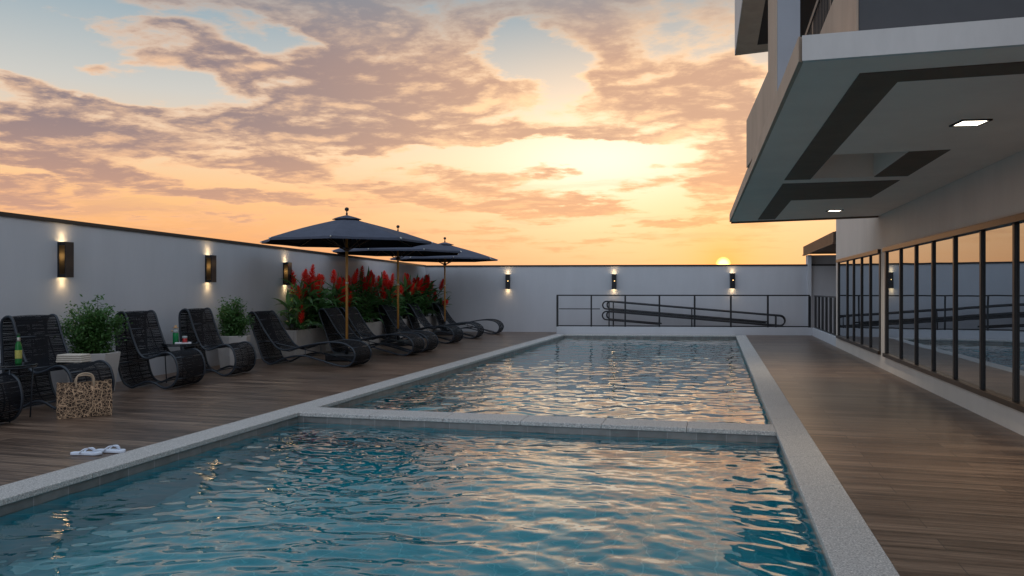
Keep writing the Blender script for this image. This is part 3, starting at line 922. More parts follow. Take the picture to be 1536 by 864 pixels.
# canopy slab with stepped soffit
ZS, ZF = 2.75, 2.865
CF_L, CB_L = (.496, 4.829), (.275, 15.80)
cL = lambda y: CF_L[0] + (CB_L[0] - CF_L[0]) * (y - CF_L[1]) / (CB_L[1] - CF_L[1])
YB = 15.55
cn = MB()
wx0, wx1, wy0, wy1 = 1.12, 1.80, 8.22, 9.92               # opening of the recess
xe = BX + .003
cn.prism([(cL(4.829), 4.829), (xe, 4.80), (xe, wy0), (cL(wy0), wy0)], ZS, ZF)
cn.prism([(cL(wy0), wy0), (wx0, wy0), (wx0, wy1), (cL(wy1), wy1)], ZS, ZF)
cn.prism([(wx1, wy0), (xe, wy0), (xe, wy1), (wx1, wy1)], ZS, ZF)
cn.prism([(cL(wy1), wy1), (xe, wy1), (xe, 15.17), (cL(15.8), 15.80)], ZS, ZF)
can = cn.build('canopy', M_SOFFIT, bld)
rc = MB()                                                  # recess sides and top
rc.box(wx0 - .1, wy1, ZS + .115, wx1 + .1, wy1 + .08, ZS + .42)
rc.box(wx0 - .1, wy0 - .08, ZS + .115, wx1 + .1, wy0, ZS + .42)
rc.box(wx1, wy0, ZS + .115, wx1 + .1, wy1, ZS + .42)
rc.box(wx0 - .1, wy0, ZS + .115, wx0, wy1, ZS + .42)
rc.box(wx0 - .1, wy0 - .08, ZS + .42, wx1 + .1, wy1 + .08, ZS + .5)
rc.build('recess', M_SOFFIT, can)
fa = MB()
fa.prism([(cL(4.8) - .012, 4.79), (xe, 4.77), (xe, 4.797), (cL(4.83), 4.826)], ZS - .004, ZF + .03)
fa.build('front_fascia', M_FASCIA, can)
fb_ = MB().prism([(cL(4.79) - .03, 4.80), (cL(4.79) - .003, 4.83), (cL(15.8) - .003, 15.80), (cL(15.8) - .03, 15.80)], ZS - .003, ZF + .03)
fb_.build('side_fascia', M_TAN, can)  # tan here stands for sunset sky glow, put into the edge colour
inl = MB()
zi0, zi1 = ZS - .006, ZS + .004
inl.prism([(.86, 5.17), (xe, 5.13), (xe, 5.42), (1.13, 5.43), (1.10, 9.95), (.80, 9.93)], zi0, zi1)
inl.prism([(.81, 10.29), (2.17, 10.31), (2.17, 12.13), (1.08, 12.2), (1.07, 15.36), (.76, 15.36)], zi0, zi1)
inl.prism([(1.81, 8.22), (2.17, 8.2), (2.18, 9.95), (1.81, 9.93)], zi0, zi1)
inl.build('soffit_inlay', M_BROWN, can)
MB().prism([(cL(15.8), 15.805), (2.84, 15.175), (2.84, 15.26), (cL(15.8), 15.885)], ZS - .03, ZF + .03).build('rear_trim', M_BROWN, can)

# upper storey pieces over the canopy
up = MB()
up.wall((.50, 6.78), (.345, 9.6), -0.16, ZF, 3.43)
up.build('parapet', M_TAN, bld)
MB().prism([(.49, 6.75), (.668, 6.75), (.668, 7.3), (.465, 7.3)], ZF, 6.1).build('pillar', mat('blue_grey_render', (.36, .38, .42), .8, var=.06, vscale=2), bld)
MB().prism([(.478, 6.76), (.4885, 6.752), (.463, 7.31), (.45, 7.31)], ZF, 6.09).build('pillar_side', M_TAN, bld)
MB().prism([(.818, 4.95), (2.84, 4.93), (2.84, 5.13), (.95, 5.15)], ZF + .002, 3.47).build('front_parapet', M_DARKGREY, bld)
MB().prism([(.805, 4.945), (.816, 4.945), (.816, 7.1), (.805, 7.1)], ZF + .002, 3.47).build('side_parapet', M_TAN, bld)
MB().prism([(.818, 5.152), (.93, 5.152), (.93, 7.1), (.818, 7.1)], ZF + .002, 3.468).build('side_parapet_core', M_TAN, bld)
rl = MB()
rl.box(1.02, 5.3, 4.40, 1.07, 10.6, 4.46)
rl.box(1.025, 5.3, 2.95, 1.065, 10.6, 2.99)
for i in range(45):
    yy = 10.5 - i * .115
    hw = .045 if i % 12 == 0 else .010
    rl.box(1.032, yy - hw, 2.99, 1.058, yy + hw, 4.40)
rl.build('balcony_railing', M_BLACK, bld)
# upper balcony overhang
uo = MB()
uo.wall((.35, 16.0), (.47, 9.0), 0.12, 6.1, 8.4)
uo.prism([(.355, 16.0), (.47, 9.0), (2.84, 9.0), (2.84, 15.6)], 6.105, 6.25)
uo.build('upper_balcony', M_FASCIA, bld)
MB().prism([(.362, 15.99), (.48, 9.0), (.78, 9.0), (.75, 15.4), (2.84, 15.2), (2.84, 15.59)], 6.094, 6.104).build('balcony_soffit', M_TAN, bld)
MB().prism([(.752, 15.39), (.782, 9.0), (2.84, 9.0), (2.84, 15.19)], 6.092, 6.103).build('balcony_soffit_inlay', mat('dark_brown_soffit', (.022, .013, .009), .8), bld)


def downlight(x, y, label):
    t = thing('downlight', label, 'ceiling light', (x, y, ZS), R(8), 'lights in the canopy ceiling')
    w = .115
    f = MB()
    f.box(-w, -w, -.012, w, -w + .018, .002); f.box(-w, w - .018, -.012, w, w, .002)
    f.box(-w, -w + .0185, -.012, -w + .018, w - .0185, .002); f.box(w - .018, -w + .0185, -.012, w, w - .0185, .002)
    f.build('frame', M_CAP, t)
    MB().box(-w + .019, -w + .019, -.006, w - .019, w - .019, .001).build('diffuser', M_PANEL_ON, t)
    ld = bpy.data.lights.new('downlight_lamp', 'AREA'); ld.size = .18; ld.spread = R(110); ld.energy = 12; ld.color = (1, .84, .64)
    lo = bpy.data.objects.new('downlight_lamp', ld); C.objects.link(lo); lo.parent = t; lo.location = (0, 0, -.02)


downlight(1.973, 6.912, 'square lit downlight in the canopy ceiling near the front edge')
downlight(1.932, 13.97, 'small lit downlight in the canopy ceiling at its far end')

# pavilion beyond the building corner
pv = thing('pavilion', 'small white pavilion with brown timber eaves beyond the building corner', 'pavilion', (2.85, 20.45, 0))
MB().box(.0, 6.35, -.3, 4.5, 6.55, 2.54).build('wall', M_PLASTER, pv)
MB().box(-.004, 5.9, -.3, .10, 6.346, 2.53).build('wall_return', M_PLASTER, pv)
f = MB()
for i in range(28):
    f.box(-.05, .02 + i * .246, 2.56, -.01, .02 + i * .246 + .22, 2.85)
f.build('eave_boards', M_DKWOOD, pv)
MB().box(-.07, 0, 2.545, -.008, 6.92, 2.585).build('eave_trim', M_DKWOOD, pv)
f = MB()
for i in range(30):
    f.box(-.006, .05 + i * .23, 2.60, 4.5, .05 + i * .23 + .16, 2.64)
f.build('soffit_slats', mat('light_timber', (.26, .15, .085), .6, var=.25, vscale=5), pv)
MB().box(-.006, 0, 2.66, 4.5, 6.92, 2.86).build('roof', M_CAP, pv)

# ------------------------------------------------------------------ wall lamps


def sconce(x, y, z, rz, label, side):
    """origin on the wall surface, local +X out of the wall, local -Y towards the viewer's side"""
    t = thing('wall_sconce', label, 'wall lamp', (x, y, z), rz, 'up and down lights on the walls')
    h, w, dp = .245, .075, .135
    b = MB()
    b.box(.002, -w, -h, .012, w, h)                         # back plate
    b.box(dp - .012, -w, -h, dp, w, h)                      # front plate
    b.box(.0125, w - .012, -h, dp - .0125, w, h)            # far side
    if not side:
        b.box(.0125, -w, -h, dp - .0125, -w + .012, h)
    for s_ in (1, -1):                                        # inner plates added to block lens light from the amber panel
        b.box(.0127, -w + .0125, min(s_ * (h - .048), s_ * (h - .040)), dp - .0127, w - .0125, max(s_ * (h - .048), s_ * (h - .040)))
    b.build('housing', M_BLACK, t)
    if side:
        MB().box(.030, -w + .002, -h + .046, dp - .0125, -w + .008, h - .046).build('amber_panel', M_AMBER, t)
        MB().box(.030, -w + .002, h - .0455, dp - .0125, -w + .008, h).build('panel_end_mask', M_BLACK, t)  # black strips added to hide the panel ends, keeping the glow central
        MB().box(.030, -w + .002, -h, dp - .0125, -w + .008, -h + .0455).build('panel_end_mask', M_BLACK, t)
        MB().box(.0125, -w, -h, .0295, -w + .012, h).build('edge_strip', M_BLACK, t)
        pl = bpy.data.lights.new('bulb', 'POINT'); pl.energy = .26; pl.color = (1, .82, .55); pl.shadow_soft_size = .02
        po = bpy.data.objects.new('bulb', pl); C.objects.link(po); po.parent = t; po.location = (.075, -.012, .045)
    else:
        MB().tube([(dp, .01, .02), (dp + .006, .01, .02)], .016, 12).build('amber_lens', emit('amber_lens', (1, .62, .22), 3.0), t)
    for s in (1, -1):
        MB().tube([(.07, 0, s * (h - .03)), (.07, 0, s * (h - .004))], .05, 16).build('lamp_lens', M_LAMP_ON, t)
        ld = bpy.data.lights.new('lamp', 'SPOT'); ld.energy = 2.3; ld.color = (1, .66, .33)
        ld.spot_size = R(112); ld.spot_blend = 1.0; ld.shadow_soft_size = .03
        lo = bpy.data.objects.new('lamp', ld); C.objects.link(lo); lo.parent = t
        lo.location = (.055, 0, s * (h + .012)); lo.rotation_euler = (0 if s < 0 else math.pi, 0, 0)
    return t


rzl = math.atan2(WL_B[1] - WL_A[1], WL_B[0] - WL_A[0]) - math.pi / 2
sconce(-8.80, 8.68, 1.82, rzl, 'black and amber wall lamp on the left wall above the bigger shrub', True)
sconce(-8.955, 12.05, 1.785, rzl, 'black and amber wall lamp on the left wall above the smaller shrub', True)
sconce(-9.09, 14.85, 1.755, rzl, 'black and amber wall lamp on the left wall beside the red flowers', True)
rzb = math.atan2(WB_B[1] - WB_A[1], WB_B[0] - WB_A[0]) - math.pi / 2
sconce(-6.771, 24.842, 1.68, rzb, 'slim black wall lamp on the far wall left of the railing', False)
sconce(-3.291, 25.447, 1.678, rzb, 'slim black wall lamp on the far wall above the upper end of the ramp rails', False)
sconce(.485, 26.105, 1.70, rzb, 'slim black wall lamp on the far wall just under the setting sun', False)

# ------------------------------------------------------------------ loungers
CHAIR = [(.26, .02), (.13, .107), (.05, .35), (.015, .69), (0, .955), (.03, 1.05), (.107, 1.085), (.175, 1.045), (.25, .84), (.35, .60),
         (.43, .475), (.53, .43), (.66, .456), (.795, .507), (.907, .508), (1.0, .437), (1.05, .29), (1.03, .145), (.95, .05), (.85, .02),
         (.773, .035), (.66, .085), (.55, .10), (.44, .072), (.35, .035)]
CHAIR = [(x * .935, z) for x, z in CHAIR]
CHAISE = [(.47, .02), (.37, .055), (.30, .12), (.18, .43), (.06, .73), (.0, .90), (.02, .965), (.075, .99), (.135, .955), (.22, .84), (.34, .65), (.51, .425),
          (.62, .325), (.74, .29), (.90, .305), (1.10, .355), (1.36, .41), (1.62, .445), (1.82, .45), (2.0, .425), (2.14, .35), (2.205, .23), (2.16, .10), (2.06, .03), (1.96, .02),
          (1.80, .045), (1.50, .12), (1.22, .185), (1.0, .185), (.74, .13), (.58, .055)]


def lounger(prof, i_top, i_end, i_rear, W, name, label, group):
    """profile runs from rear foot up the back, over the top, down to the seat, round the front roll and back"""
    t = thing(name, label, 'lounger', (0, 0, 0), 0, group)
    loop = catmull(prof, 5)
    hw = W / 2
    for s in (-1, 1):
        MB().tube([(x, s * hw, z) for x, z in loop], .0165, 8, closed=True).build('side_frame', M_TUBE, t, smooth=True)
    per = 5

    def cords(i0, i1, nm, inset, seedv):
        P = [Vector((x, z)) for x, z in loop[i0 * per:i1 * per + 1]]
        mb = MB(); rng = random.Random(seedv)
        acc = 0.0; nxt = .006
        for k in range(len(P) - 1):
            seg = P[k + 1] - P[k]; l = seg.length
            if l < 1e-6: continue
            d = seg / l; nrm = Vector((d.y, -d.x))
            while nxt <= acc + l:
                q = P[k] + d * (nxt - acc)
                hwid = .0041 + rng.uniform(-.0003, .0003)
                skew = rng.uniform(-.0022, .0022)
                vs = []
                for j in range(5):
                    f = j / 4
                    y = -hw + f * W
                    sag = inset * math.sin(math.pi * f) + rng.uniform(-.001, .001)
                    c = q - nrm * sag + d * (skew * (f - .5) * 2 + rng.uniform(-.0005, .0005))
                    for e in (-1, 1):
                        vs.append((c.x + d.x * hwid * e, y, c.y + d.y * hwid * e))
                mb.add(vs, [(2 * j, 2 * j + 1, 2 * j + 3, 2 * j + 2) for j in range(4)])
                nxt += .0088
            acc += l
        return mb.build(nm, M_CORD, t)
    cords(0, i_top, 'woven_rear', -.006, 1)
    cords(i_top, i_end, 'woven_seat', .012, 2)

    def bar(i, r=.011, drop=.0, nm='crossbar'):
        x, z = prof[i]
        MB().tube([(x, -hw, z - drop), (x, hw, z - drop)], r, 8).build(nm, M_TUBE, t, smooth=True)
    n = len(prof)
    for i in (0, 2, 3, i_top - 1, i_top + 2, i_top + 4, i_end - 7, i_end - 4, i_end - 2, i_end, i_rear):
        bar(i % n)
    # longitudinal webbing straps along the middle
    mid = [Vector((x, z)) for x, z in loop[0:i_end * per + 1]]
    for yy in (-W / 6, W / 6):
        st = MB(); vs = []
        for k, q in enumerate(mid):
            d = (mid[min(k + 1, len(mid) - 1)] - mid[max(k - 1, 0)]).normalized(); nr = Vector((d.y, -d.x))
            c = q + nr * .004 * (-1)
            vs += [(c.x, yy - .011, c.y), (c.x, yy + .011, c.y)]
        st.add(vs, [(2 * k, 2 * k + 1, 2 * k + 3, 2 * k + 2) for k in range(len(mid) - 1)])
        st.build('webbing_strap', M_CORD, t)
    return t


chair0 = lounger(CHAIR, 6, 19, 21, .66, 'lounge_chair', 'x', 'upright woven lounge chairs by the left wall')
chaise0 = lounger(CHAISE, 7, 24, 27, .64, 'chaise_lounge', 'x', 'long woven chaise lounges under the umbrellas')
# low stretchers that join the two layers of a chaise
for s in (-1, 1):
    MB().tube([(1.18, s * .28, .19), (1.16, s * .28, .37)], .008, 6).build('brace', M_TUBE, chaise0)
    MB().tube([(.60, s * .29, .30), (.85, s * .29, .265), (1.1, s * .29, .34)], .009, 6).build('brace', M_TUBE, chaise0, smooth=True)
MB().tube([(.35, -.3, .45), (1.9, .3, .06)], .009, 6).build('brace', M_TUBE, chaise0)

used = {}


def place(proto, foot, px, py, rz, label):
    """put the near front foot of the loop on the deck point (px, py)"""
    o = proto if proto not in used.values() and proto.name not in used else copy_tree(proto)
    if o is proto: used[proto.name] = proto
    fx, fy = foot
    c, s = math.cos(rz), math.sin(rz)
    o.location = (px - (fx * c - fy * s), py - (fx * s + fy * c), 0.0)
    o.rotation_euler = (0, 0, rz)
    o['label'] = label
    return o


FC, FE = (.795, -.33), (1.96, -.32)
place(chair0, FC, -7.50, 9.18, R(5), 'dark woven lounge chair between the bigger shrub pot and the table with the green drink')
place(chair0, FC, -7.68, 10.77, R(6), 'dark woven lounge chair in front of the smaller shrub pot')
place(chair0, FC, -7.376, 7.237, R(3), 'dark woven lounge chair behind the patterned tote bag, towel on its footrest')
place(chair0, FC, -7.22, 5.80, R(3), 'dark woven lounge chair cut off by the left picture edge, only its footrest showing')
place(chaise0, FE, -6.53, 12.60, R(-1), 'dark woven chaise lounge nearest the pool chairs, beside the umbrella base')
place(chaise0, FE, -6.44, 15.11, R(0), 'dark woven chaise lounge just behind the pole of the nearest umbrella')
place(chaise0, FE, -6.46, 16.02, R(0), 'dark woven chaise lounge in front of the middle umbrella pole')
place(chaise0, FE, -6.84, 18.85, R(-4), 'dark woven chaise lounge just beyond the middle umbrella pole')
place(chaise0, FE, -6.85, 20.97, R(3), 'dark woven chaise lounge in front of the farthest umbrella pole')
place(chaise0, FE, -6.86, 23.22, R(4), 'dark woven chaise lounge farthest away, next to the far wall')

# ------------------------------------------------------------------ umbrellas


def umbrella(label):
    t = thing('patio_umbrella', label, 'umbrella', (0, 0, 0), 0, 'navy umbrellas between the chaise lounges')
    rad, zh, zt = 1.68, 2.37, 2.86
    NR = 8
    # base
    b = MB(); b.box(-.36, -.25, 0, .36, .25, .13); b.build('base', M_BLACK, t, bevel=.02)
    MB().tube([(0, 0, .131), (0, 0, .42)], .032, 12).build('base_sleeve', M_BLACK, t, smooth=True)
    MB().tube([(0, 0, .40), (0, 0, 2.86)], .026, 14).build('pole', M_WOOD, t, smooth=True)
    MB().tube([(0, 0, 1.52), (0, 0, 1.56)], .031, 14).build('pole_collar', M_FOIL, t, smooth=True)
    # canopy
    def canopy(r0, z0, r1, z1, nr, drop, sagk, nm, thick=.006):
        vs, fs = [], []
        SEG = 6
        n = NR * SEG
        rings = [r0 + (r1 - r0) * i / nr for i in range(nr + 1)]
        for ri, r in enumerate(rings):
            f = ri / nr
            for k in range(n):
                a = 2 * math.pi * k / n + .20
                fr = (k % SEG) / SEG
                rib = (k // SEG) * 2 * math.pi / NR + .20
                # straight chord between ribs
                chord = math.cos(math.pi / NR) / math.cos((fr - .5) * 2 * math.pi / NR)
                rr = r * chord - r * .025 * math.sin(math.pi * fr) * f
                z = z0 + (z1 - z0) * (f ** .92) - sagk * math.sin(math.pi * fr) * r * .5 + .03 * math.sin(math.pi * f) * (r1 / 1.68)
                vs.append((rr * math.cos(a), rr * math.sin(a), z))
        m = len(rings)
        for i in range(m - 1):
            for k in range(n):
                l = (k + 1) % n
                fs.append((i * n + k, (i + 1) * n + k, (i + 1) * n + l, i * n + l))
        # short valance
        o0 = len(vs)
        for k in range(n):
            x, y, z = vs[(m - 1) * n + k]
            fr = (k % SEG) / SEG
            vs.append((x * 1.002, y * 1.002, z - drop * (1 - .25 * math.sin(math.pi * fr))))
        for k in range(n):
            l = (k + 1) % n
            fs.append(((m - 1) * n + k, o0 + k, o0 + l, (m - 1) * n + l))
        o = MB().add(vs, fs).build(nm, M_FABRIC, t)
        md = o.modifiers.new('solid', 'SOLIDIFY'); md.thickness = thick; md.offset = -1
        o.data.materials.append(M_UNDERSHADE); md.material_offset = 1; md.material_offset_rim = 0
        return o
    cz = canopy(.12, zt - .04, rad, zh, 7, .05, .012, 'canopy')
    canopy(.03, zt + .03, .29, zt - .045, 3, .012, .01, 'vent')
    MB().lathe([(.018, 0), (.022, .03), (.012, .05), (.012, .075), (.036, .09), (.044, .115), (.036, .142), (.012, .155)], 14, z=zt + .035).build('finial', M_CAP, t, smooth=True)
    MB().lathe([(.03, 0), (.055, .01), (.055, .06), (.03, .075)], 12, z=2.17).build('hub', M_DKWOOD, t, smooth=True)
    for k in range(NR):
        a = 2 * math.pi * k / NR + .20
        ca, sa = math.cos(a), math.sin(a)
        MB().tube([(.05 * ca, .05 * sa, zt - .075), (.9 * ca, .9 * sa, 2.585), ((rad - .02) * ca, (rad - .02) * sa, zh - .022)], .010, 6).build('rib', M_DKWOOD, t)
        MB().tube([(.05 * ca, .05 * sa, 2.20), (.84 * ca, .84 * sa, 2.585)], .009, 6).build('strut', M_DKWOOD, t)
        MB().tube([((rad - .01) * ca, (rad - .01) * sa, zh - .005), ((rad + .03) * ca, (rad + .03) * sa, zh - .02)], .013, 6).build('rib_tip', M_FOIL, t)
    return t


u0 = umbrella('navy patio umbrella on a wooden pole, the nearest and largest')
u0.location = (-7.13, 13.93, 0); u0.rotation_euler = (0, 0, R(6))
u = copy_tree(u0); u['label'] = 'navy patio umbrella on a wooden pole, standing between the other two'
u.location = (-7.83, 18.09, 0); u.rotation_euler = (0, 0, R(-12))
u = copy_tree(u0); u['label'] = 'navy patio umbrella on a wooden pole, the farthest, near the far wall'
u.location = (-8.19, 22.56, 0); u.rotation_euler = (0, 0, R(17))

# ------------------------------------------------------------------ plants


def leaf_quad(mb, p, d, n, L, w, bend=0.0):
    """a pointed leaf from p along d"""
    s = d.cross(n)
    if s.length < 1e-4: s = d.orthogonal()
    s.normalize(); n2 = s.cross(d).normalized()
    a = p + d * L * .45 + n2 * bend * .4
    tip = p + d * L - n2 * bend
    mb.add([p, a + s * w * .5, tip, a - s * w * .5, a - n2 * w * .12], [(0, 4, 1), (4, 2, 1), (0, 3, 4), (4, 3, 2)])


def shrub(seed, h, r, nleaf, nstem):
    rng = random.Random(seed)
    st, lf = MB(), MB()
    tips = []
    for k in range(nstem):
        a = rng.random() * 6.283; lean = abs(rng.gauss(0, .42))
        if k < 5: lean = rng.uniform(.55, .85)
        ln = h * rng.uniform(.62, 1.05) * (1.05 - .25 * lean)
        p = Vector((rng.gauss(0, .05), rng.gauss(0, .05), 0)); d = Vector((math.cos(a) * lean, math.sin(a) * lean, 1)).normalized()
        pts = [p.copy()]
        for s in range(7):
            d = (d + Vector((rng.gauss(0, .10), rng.gauss(0, .10), rng.uniform(-.03, .07)))).normalized()
            p = p + d * ln / 7; pts.append(p.copy())
        # keep inside the overall spread
        for q in pts:
            m = math.hypot(q.x, q.y)
            if m > r: q.x *= r / m; q.y *= r / m
        st.tube(pts, [.009 - .0011 * i for i in range(8)], 5)
        tips.append(pts)
    for i in range(nleaf):
        pts = rng.choice(tips)
        f = rng.random() ** .75 * 6.98
        k = int(f); q = pts[k].lerp(pts[k + 1], f - k)
        spread = .085 * (1 - .55 * f / 7) * (1.0 if rng.random() < .75 else 1.5)
        q = q + Vector((rng.gauss(0, spread), rng.gauss(0, spread), rng.gauss(0, spread * .8)))
        if q.z < .0: q.z = abs(q.z)
        d = Vector((rng.gauss(0, 1), rng.gauss(0, 1), rng.gauss(.35, .6))).normalized()
        leaf_quad(lf, q, d, Vector((rng.gauss(0, .5), rng.gauss(0, .5), 1)), rng.uniform(.038, .065), rng.uniform(.022, .036), .004)
    return st, lf


def potted_shrub(x, y, label_s, label_p, seed, h, r, nleaf, pw, ph, sides, rot):
    pot = thing('plant_pot', label_p, 'plant pot', (x, y, 0), rot, 'pale pots along the left wall')
    b = MB()
    pr = lambda rad: [(rad * math.cos(2 * math.pi * (k + .5) / sides), rad * math.sin(2 * math.pi * (k + .5) / sides)) for k in range(sides)]
    lo, hi, inn = pr(pw * .43), pr(pw * .56), pr(pw * .50)
    vs = [(*p, 0) for p in lo] + [(*p, ph) for p in hi] + [(*p, ph) for p in inn] + [(*p, ph - .06) for p in inn]
    n = sides
    fs = [tuple(range(n))[::-1]]
    for L_ in range(3):
        fs += [(L_ * n + k, L_ * n + (k + 1) % n, (L_ + 1) * n + (k + 1) % n, (L_ + 1) * n + k) for k in range(n)]
    fs.append(tuple(3 * n + k for k in range(n)))
    b.add(vs, fs); b.build('container', M_POT, pot, bevel=.008)
    MB().prism([(p[0] * .99, p[1] * .99) for p in inn], ph - .058, ph - .03).build('soil', M_SOIL, pot)
    s = thing('shrub', label_s, 'shrub', (x, y, ph - .031), 0, 'leafy shrubs in the pale pots')
    st, lf = shrub(seed, h, r, nleaf, 34)
    st.build('stem', M_STEM, s, smooth=True); lf.build('foliage', M_LEAF_S, s)


potted_shrub(-8.22, 8.62, 'larger bushy green shrub in the pale pot, near the left edge', 'pale pot of the larger shrub, behind the lounge chair with the towel', 5, .74, .32, 6500, .62, .55, 6, R(10))
potted_shrub(-8.45, 12.12, 'smaller bushy green shrub against the wall near the first chaise', 'pale six-sided pot of the smaller shrub next to the first chaise', 9, .68, .29, 5000, .56, .58, 6, R(20))

# flower bed planter
PD = Vector((WL_B[0] - WL_A[0], WL_B[1] - WL_A[1], 0)).normalized()
PN = Vector((PD.y, -PD.x, 0))
PO = Vector((-9.065, 14.22, 0))
pl = thing('long_planter', 'long low stone planter holding the red flowers along the left wall', 'planter', PO, math.atan2(PD.y, PD.x))
PL, PW, PH = 9.75, .62, .56
b = MB()
b.box(0, -PW, 0, PL, -PW + .06, PH); b.box(0, -.075, 0, PL, -.015, PH)
b.box(0, -PW + .061, 0, .06, -.076, PH); b.box(PL - .06, -PW + .061, 0, PL, -.076, PH)
b.build('planter_box', M_PLANTER, pl, bevel=.006)
MB().box(.061, -PW + .062, .1, PL - .061, -.077, PH - .05).build('soil', M_SOIL, pl)


def blade(mb, base, dirv, L, w, droop, rng):
    """long lance-shaped leaf, arching; folded along its midrib"""
    d = dirv.normalized(); side = d.cross(Vector((0, 0, 1)))
    if side.length < .05: side = Vector((1, 0, 0))
    side.normalize()
    side = (side + Vector((0, 0, rng.uniform(-.5, .5)))).normalized()
    n = 6; p = Vector(base); vs = []; fs = []
    prof = [.25, .75, 1.0, .95, .66, .3, 0.02]
    for i in range(n + 1):
        ww = w * prof[i] * .5
        nr = side.cross(d).normalized()
        vs += [p - side * ww, p - nr * ww * .35, p + side * ww]
        d = (d + Vector((0, 0, -droop / n * (1 + i * .4)))).normalized()
        p = p + d * L / n
    for i in range(n):
        a = i * 3
        fs += [(a, a + 1, a + 4, a + 3), (a + 1, a + 2, a + 5, a + 4)]
    mb.add(vs, fs)


def spike_mesh(rng, L, rad, dirv):
    mb = MB()
    d = dirv.normalized(); u = d.orthogonal().normalized(); w = d.cross(u)
    mb.tube([Vector((0, 0, 0)), d * L], [.010, .004], 5)
    nb = int(125 * L / .5)
    for i in range(nb):
        f = (i + rng.random()) / nb
        r = rad * (math.sin(math.pi * min(1, .22 + f * .80)) ** .8) * (1 - .25 * f)
        a = i * 2.39996 + rng.uniform(-.3, .3)
        out = (u * math.cos(a) + w * math.sin(a))
        p0 = d * (f * L) + out * r * .15
        dd = (out * rng.uniform(.8, 1.3) + d * rng.uniform(.5, 1.2)).normalized()
        leaf_quad(mb, p0, dd, d, r * .85 + .03, rng.uniform(.030, .052), .008)
    return mb


rngP = random.Random(21)
spots = []                       # s along planter, o from wall, height of the tallest stem, lean
for i in range(20):
    s = .35 + i * .475 + rngP.uniform(-.07, .07)
    spots.append((s, .17 + (i % 3) * .13 + rngP.uniform(-.03, .03) + (.06 if i > 14 else 0), rngP.uniform(1.15, 1.48)))
spots[0] = (.30, .45, 1.05)
ORD = ['', 'second', 'third', 'fourth', 'fifth', 'sixth', 'seventh', 'eighth', 'ninth', 'tenth']
POSW = (['first at the near end, standing apart'] + [w + ' from the near end' for w in ORD[1:]]
        + [w + ' from the far wall' for w in ORD[:0:-1]] + ['nearest the far wall, one spike leaning out'])
for i, (s, o_, hh) in enumerate(spots):
    rng = random.Random(100 + i)
    wp = PO + PD * s + PN * o_
    t = thing('flowering_plant', 'red flowering plant in the planter, ' + POSW[i], 'plant', (wp.x, wp.y, PH - .05), 0, 'red flowering plants in the long planter')
    lf, st = MB(), MB()
    nst = 3 if i == 0 else rng.choice((5, 6, 6, 7))
    for k in range(nst):
        a = rng.random() * 6.283; lean = rng.uniform(.03, .26)
        L = hh * (rng.uniform(.66, 1.0) if k else 1.0) - .36
        d0 = Vector((math.cos(a) * lean, math.sin(a) * lean, 1)).normalized()
        if i >= 15: d0 = (d0 + Vector((.10 + .05 * (i - 15) * rng.random(), -.06, 0))).normalized()
        if i == 19 and k == 1:
            d0 = Vector((.75, -.35, .55)).normalized(); L = .75
        if i == 0 and k == 1: L *= .45
        base = Vector((rng.gauss(0, .07), rng.gauss(0, .07), 0))
        top = base + d0 * L
        st.tube([base, base + d0 * L * .5 + Vector((rng.gauss(0, .01), rng.gauss(0, .01), 0)), top], [.013, .011, .009], 6)
        nl = rng.randint(10, 13)
        for j in range(nl):
            f = .12 + .88 * j / nl
            aa = j * 2.6 + rng.uniform(-.5, .5)
            el = rng.uniform(.55, 1.35)
            dv = Vector((math.cos(aa), math.sin(aa), el))
            blade(lf, base + d0 * L * f, dv, rng.uniform(.36, .60), rng.uniform(.085, .135), rng.uniform(.3, 1.0), rng)
        bare = k > 0 and rng.random() < .16
        if bare or rng.random() < .35:
            blade(lf, top, d0 + Vector((rng.gauss(0, .18), rng.gauss(0, .18), .3)), rng.uniform(.36, .52), .10, .10, rng)
            blade(lf, top - d0 * .1, d0 + Vector((rng.gauss(0, .3), rng.gauss(0, .3), .2)), rng.uniform(.36, .5), .09, .25, rng)
        if bare: continue
        Ls = rng.uniform(.26, .42) * (1.15 if i in (1, 11, 12) else 1.0)
        sp = spike_mesh(rng, Ls, rng.uniform(.090, .135), d0 + Vector((rng.gauss(0, .08), rng.gauss(0, .08), 0)))
        sp.build('flower_spike', M_RED, t, loc=top)
    st.build('stem', M_STEM, t, smooth=True); lf.build('foliage', M_LEAF_G, t, smooth=True)

# ------------------------------------------------------------------ side tables and what stands on them


def side_table(x, y, z, r, label):
    t = thing('side_table', label, 'side table', (x, y, 0), R(20), 'small dark side tables between the chairs')
    MB().lathe([(r - .004, 0), (r, .004), (r, .012), (r - .004, .016)], 32, z=z - .016).build('table_top', M_GLASSTOP, t)
    MB().tube([(r * .93 * math.cos(a), r * .93 * math.sin(a), z - .03) for a in [2 * math.pi * k / 28 for k in range(28)]], .010, 6, closed=True).build('ring', M_TUBE, t, smooth=True)
    for k in range(3):
        a = 2 * math.pi * k / 3 + R(175)
        MB().tube([(r * .80 * math.cos(a), r * .80 * math.sin(a), 0), (r * .92 * math.cos(a), r * .92 * math.sin(a), z - .03)], .008, 8).build('leg', M_TUBE, t, smooth=True)
    return t


side_table(-7.36, 6.60, .60, .25, 'round dark glass side table holding the beer bottle')
side_table(-7.82, 9.90, .60, .27, 'round dark glass side table holding the green drink and a magazine')

